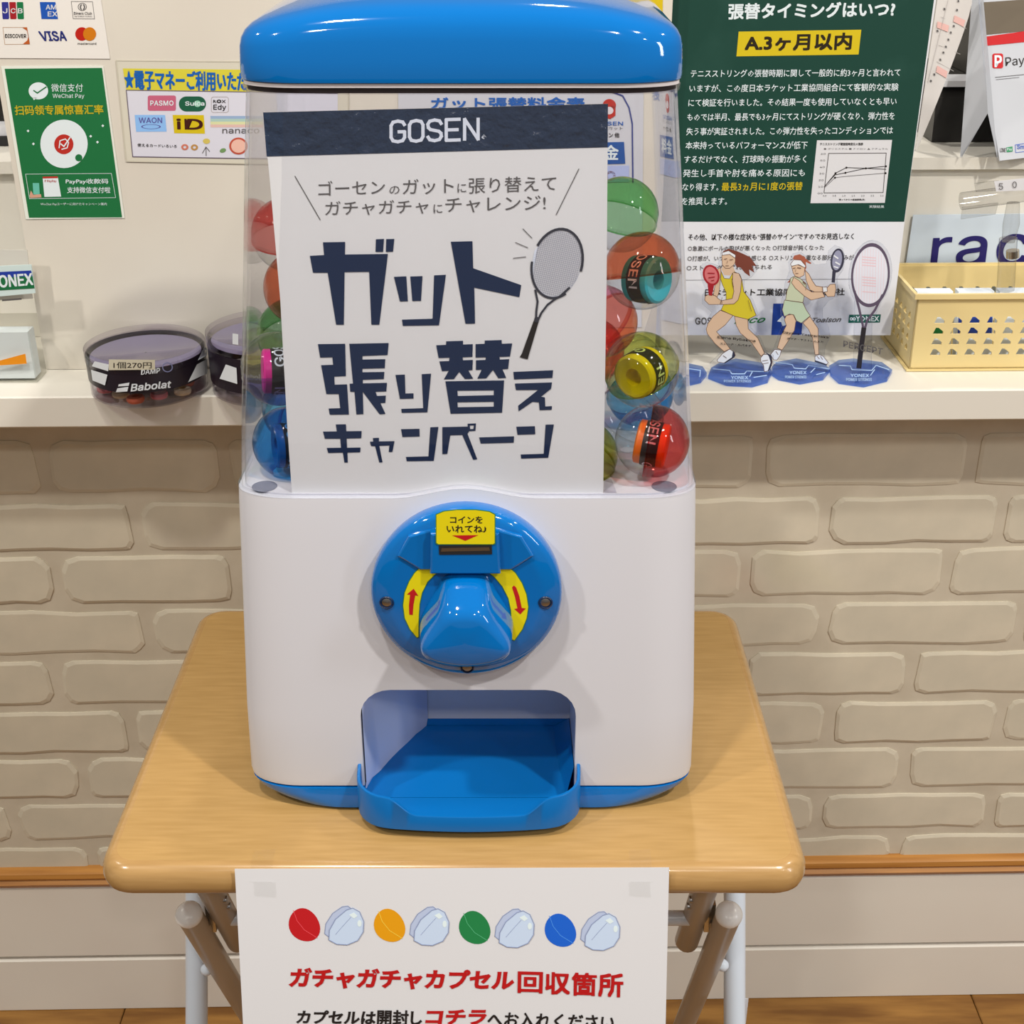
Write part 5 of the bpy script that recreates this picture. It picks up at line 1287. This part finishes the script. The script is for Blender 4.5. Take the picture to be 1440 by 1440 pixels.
# white card terminal far left
trm = thing('white_terminal', wb(-.55, 1.44, zs), 'white and black terminal on the raised shelf left of the board', 'terminal')
G().box((-.66, 1.42, zs + .0008), (-.475, 1.55, zs + .010), lambda v: wb(v.x, v.y, v.z)).obj('terminal_base', M_black, trm)
G().box((-.66, 1.425, zs + .010), (-.478, 1.55, zs + .022), lambda v: wb(v.x, v.y, v.z)).obj('terminal_body', M_paper, trm)
G().box((-.66, 1.44, zs + .022), (-.48, 1.55, zs + .055), lambda v: wb(v.x, v.y, v.z)).obj('terminal_slot', M_pb, trm)
G().box((-.66, 1.43, zs + .055), (-.482, 1.55, zs + .12), lambda v: wb(v.x, v.y, v.z)).obj('terminal_cover', M_paper, trm)
# string package far left on the counter
pk_ = thing('string_package', ztop(10, 534), 'clear hanging string package with blue and green heading left of the board', 'package')
pD = ztop(10, 534).y - ztop(10, 534).x * math.tan(YAW); pkp = bg(pD)
M_pkc = clear('package_clear', (.9, .9, .88), .06, .9, edge=(.55, .54, .5))
x1_ = hit(52, 532, (0, pD, 0), NB).x
G().box((x1_ - .13, 0, ZC + .001), (x1_, .028, ZC + .062), lambda v: wb(v.x, pD + v.y, v.z)).obj('clear_box', M_pkc, pk_)
G().box((x1_ - .125, .006, ZC + .003), (x1_ - .004, .024, ZC + .050), lambda v: wb(v.x, pD + v.y, v.z)).obj('white_insert', K('insert_white', 226, 224, 218), pk_)
G().slab([pkp(x, y, .0004) for x, y in ((-40, 376), (44, 372), (50, 412), (-36, 420))], NB, .0012).obj('header_card', K('header_pale', 206, 214, 200), pk_)
q = Print(pkp, pk_, .0008)
q.poly(K('header_blue', 36, 60, 150), [(-40, 384), (44, 380), (46, 388), (-39, 392)], 0); q.poly(K('header_green', 26, 110, 60), [(-39, 392), (46, 388), (49, 405), (-36, 410)], 0)
q.text(M_pw, 'YONEX', [(-14, 388), (45, 384), (47, 400), (-12, 405)], 1, bold=.04)
q.poly(K('insert_orange', 236, 140, 20), [(-20, 512), (36, 497), (38, 511), (-10, 514)], 0); q.line(M_gink, [(4, 422), (30, 420)], 2.5, 0)
q.done()
G().slab([bg(pD + .02)(x, y) for x, y in ((-40, 350), (38, 352), (46, 420), (-38, 424))], NB, .001).obj('hanger_card', K('hanger_grey', 206, 192, 172), pk_)

def qgrid(q, m, P, lay, n=8, name='label_mark'):
    """a four-cornered mark cut into narrow strips so that it hugs a curved surface"""
    (a, b, c, d) = P
    for i in range(n):
        u, v = i / n, (i + 1) / n
        L = lambda p, r_, t: (p[0] + (r_[0] - p[0]) * t, p[1] + (r_[1] - p[1]) * t)
        q.poly4(m, [L(a, b, u), L(a, b, v), L(d, c, v), L(d, c, u)], lay, name)
# ================================================================== DAMPENER TUBS
M_tub = clear('tub_clear', (.93, .915, .94), .03, .9, edge=(.5, .46, .52))
M_lab = mat('tub_label', rgb(34, 28, 40), .3, .5)
def tub(px_l, px_r, pyb, h, label, toplight=None, full=True, lab=(.38, .86), r=None):
    r = r or .0555; pc_ = ztop((px_l + px_r) / 2, pyb); cy = min(pc_.y + r, DB - r - .0015 + pc_.x * math.tan(YAW))
    dep = cy * math.cos(PITCH) + (CAM.z - ZC) * math.sin(PITCH)
    c = Vector((((px_l + px_r) / 2 + 5 - 720) / FPX * dep, cy, ZC + .0005)); t = thing('dampener_tub', c, label, 'tub', None)
    G().lathe([(.001, .0012), (r - .004, .0012), (r - .001, .003), (r - .001, h - .005), (r - .0022, h - .005), (r - .0022, .004), (r - .005, .0025), (.001, .0025)], c, 56).obj('tub_wall', M_tub, t, True)
    G().lathe([(r - .001, h - .012), (r + .0006, h - .012), (r + .0006, h - .001), (r - .0012, h), (r - .0035, h - .0015), (.001, h - .0035)], c, 56).obj('tub_lid', M_tub, t, True)
    G().lathe([(r - .0008, h * lab[0]), (r - .0002, h * lab[0]), (r - .0002, h * lab[1]), (r - .0008, h * lab[1])], c, 56).obj('wrap_label', M_lab, t, True)
    G().lathe([(.001, h - .010), (r - .004, h - .010)], c, 40).obj('foam_disc', mat('foam_lilac', ph(128, 118, 130), .8), t)
    return t, c, r
t1, c1, r1 = tub(122, 292, 570, .0475, 'round clear dampener tub with black label and price tag near the board centre')
def cylpt(c, r, px, py):
    """photo pixel -> point on the front of an upright cylinder"""
    d = ray(px, py); o = CAM - c; a = d.x ** 2 + d.y ** 2; b = 2 * (o.x * d.x + o.y * d.y); cc = o.x ** 2 + o.y ** 2 - r * r
    disc_ = max(0, b * b - 4 * a * cc); s = (-b - math.sqrt(disc_)) / (2 * a); return CAM + d * s
def cylplane(c, r):
    f = lambda x, y, off=0: cylpt(c, r + off, x, y)
    f.N = Vector((0, -1, 0)); return f
q = Print(cylplane(c1, r1 - .0002), t1, .0009, lambda x, y: (x / 4, 300 + y / 4))
M_lw = K('tub_white', 226, 222, 214)
q.text(M_lw, 'Babolat', [(738, 962), (962, 942), (960, 980), (736, 1002)], 1, bold=.045, res=2, shear=.1)
q.poly(M_lw, [(668, 962), (728, 952), (724, 970), (664, 974)], 1); q.poly(M_lw, [(660, 984), (722, 976), (716, 1002), (652, 1006)], 1)
q.text(M_lw, 'DAMP', [(795, 880), (900, 870), (898, 898), (793, 908)], 1, bold=.03)
q.ell(K('tub_lavender', 130, 130, 160), 942, 866, 30, 28, 1, inner=.8)
for P in ([(532, 832), (612, 850), (608, 888), (516, 860)], [(512, 880), (604, 908), (590, 968), (520, 940)], [(1150, 752), (1165, 760), (1163, 800), (1112, 828)], [(1108, 850), (1166, 818), (1166, 900), (1058, 950)]):
    qgrid(q, M_lw, P, 1)
def strip(q, m, x0, x1, yf0, yf1, lay, n=10, name='price_tag'):
    for i in range(n):
        a = x0 + (x1 - x0) * i / n; b = x0 + (x1 - x0) * (i + 1) / n
        q.poly4(m, [(a, yf0(a)), (b, yf0(b)), (b, yf1(b)), (a, yf1(a))], lay, name)
M_tag = K('tag_cream', 214, 200, 168)
strip(q, M_tag, 612, 872, lambda x: 822 + (x - 612) * .008, lambda x: 882 - (x - 612) * .01, 3)
q.text(M_ink, '1個270円', (638, 836, 852, 872), 4, bold=.005, res=2, name='price_tag')
q.done()
# orange and pink dampeners lying in the tub
for i in range(11):
    a = R(200 + i * 32.7); rr_ = .034 if i % 2 else .041
    p = c1 + Vector((math.cos(a) * rr_, math.sin(a) * rr_, .0035))
    g = G().lathe([(.0035, 0), (.0075, .0005), (.0085, .003), (.0075, .0055), (.0035, .006)], p, 14)
    cn, cv = (('pink', (220, 110, 110)), ('cream', (214, 190, 150)), ('orange', (226, 110, 70)))[i % 3]
    o = g.obj('vibration_dampener', K('damp_' + cn, *cv), None, True)
    tag(o, 'small %s rubber dampener lying at the bottom of the round tub' % cn, 'dampener', 'dampeners in the tub')
t2, c2, r2 = tub(290, 462, 566, .062, 'taller clear dampener tub half hidden behind the machine globe', lab=(.25, .78))
q = Print(cylplane(c2, r2 - .0002), t2, .0009, lambda x, y: (x / 4, 300 + y / 4))
qgrid(q, M_lw, [(1270, 850), (1330, 870), (1335, 960), (1235, 930)], 1); qgrid(q, M_lw, [(1308, 675), (1340, 680), (1340, 740), (1308, 735)], 1); q.text(M_lw, 'Babolat', [(1360, 900), (1500, 910), (1500, 940), (1360, 935)], 1, bold=.04); q.done()
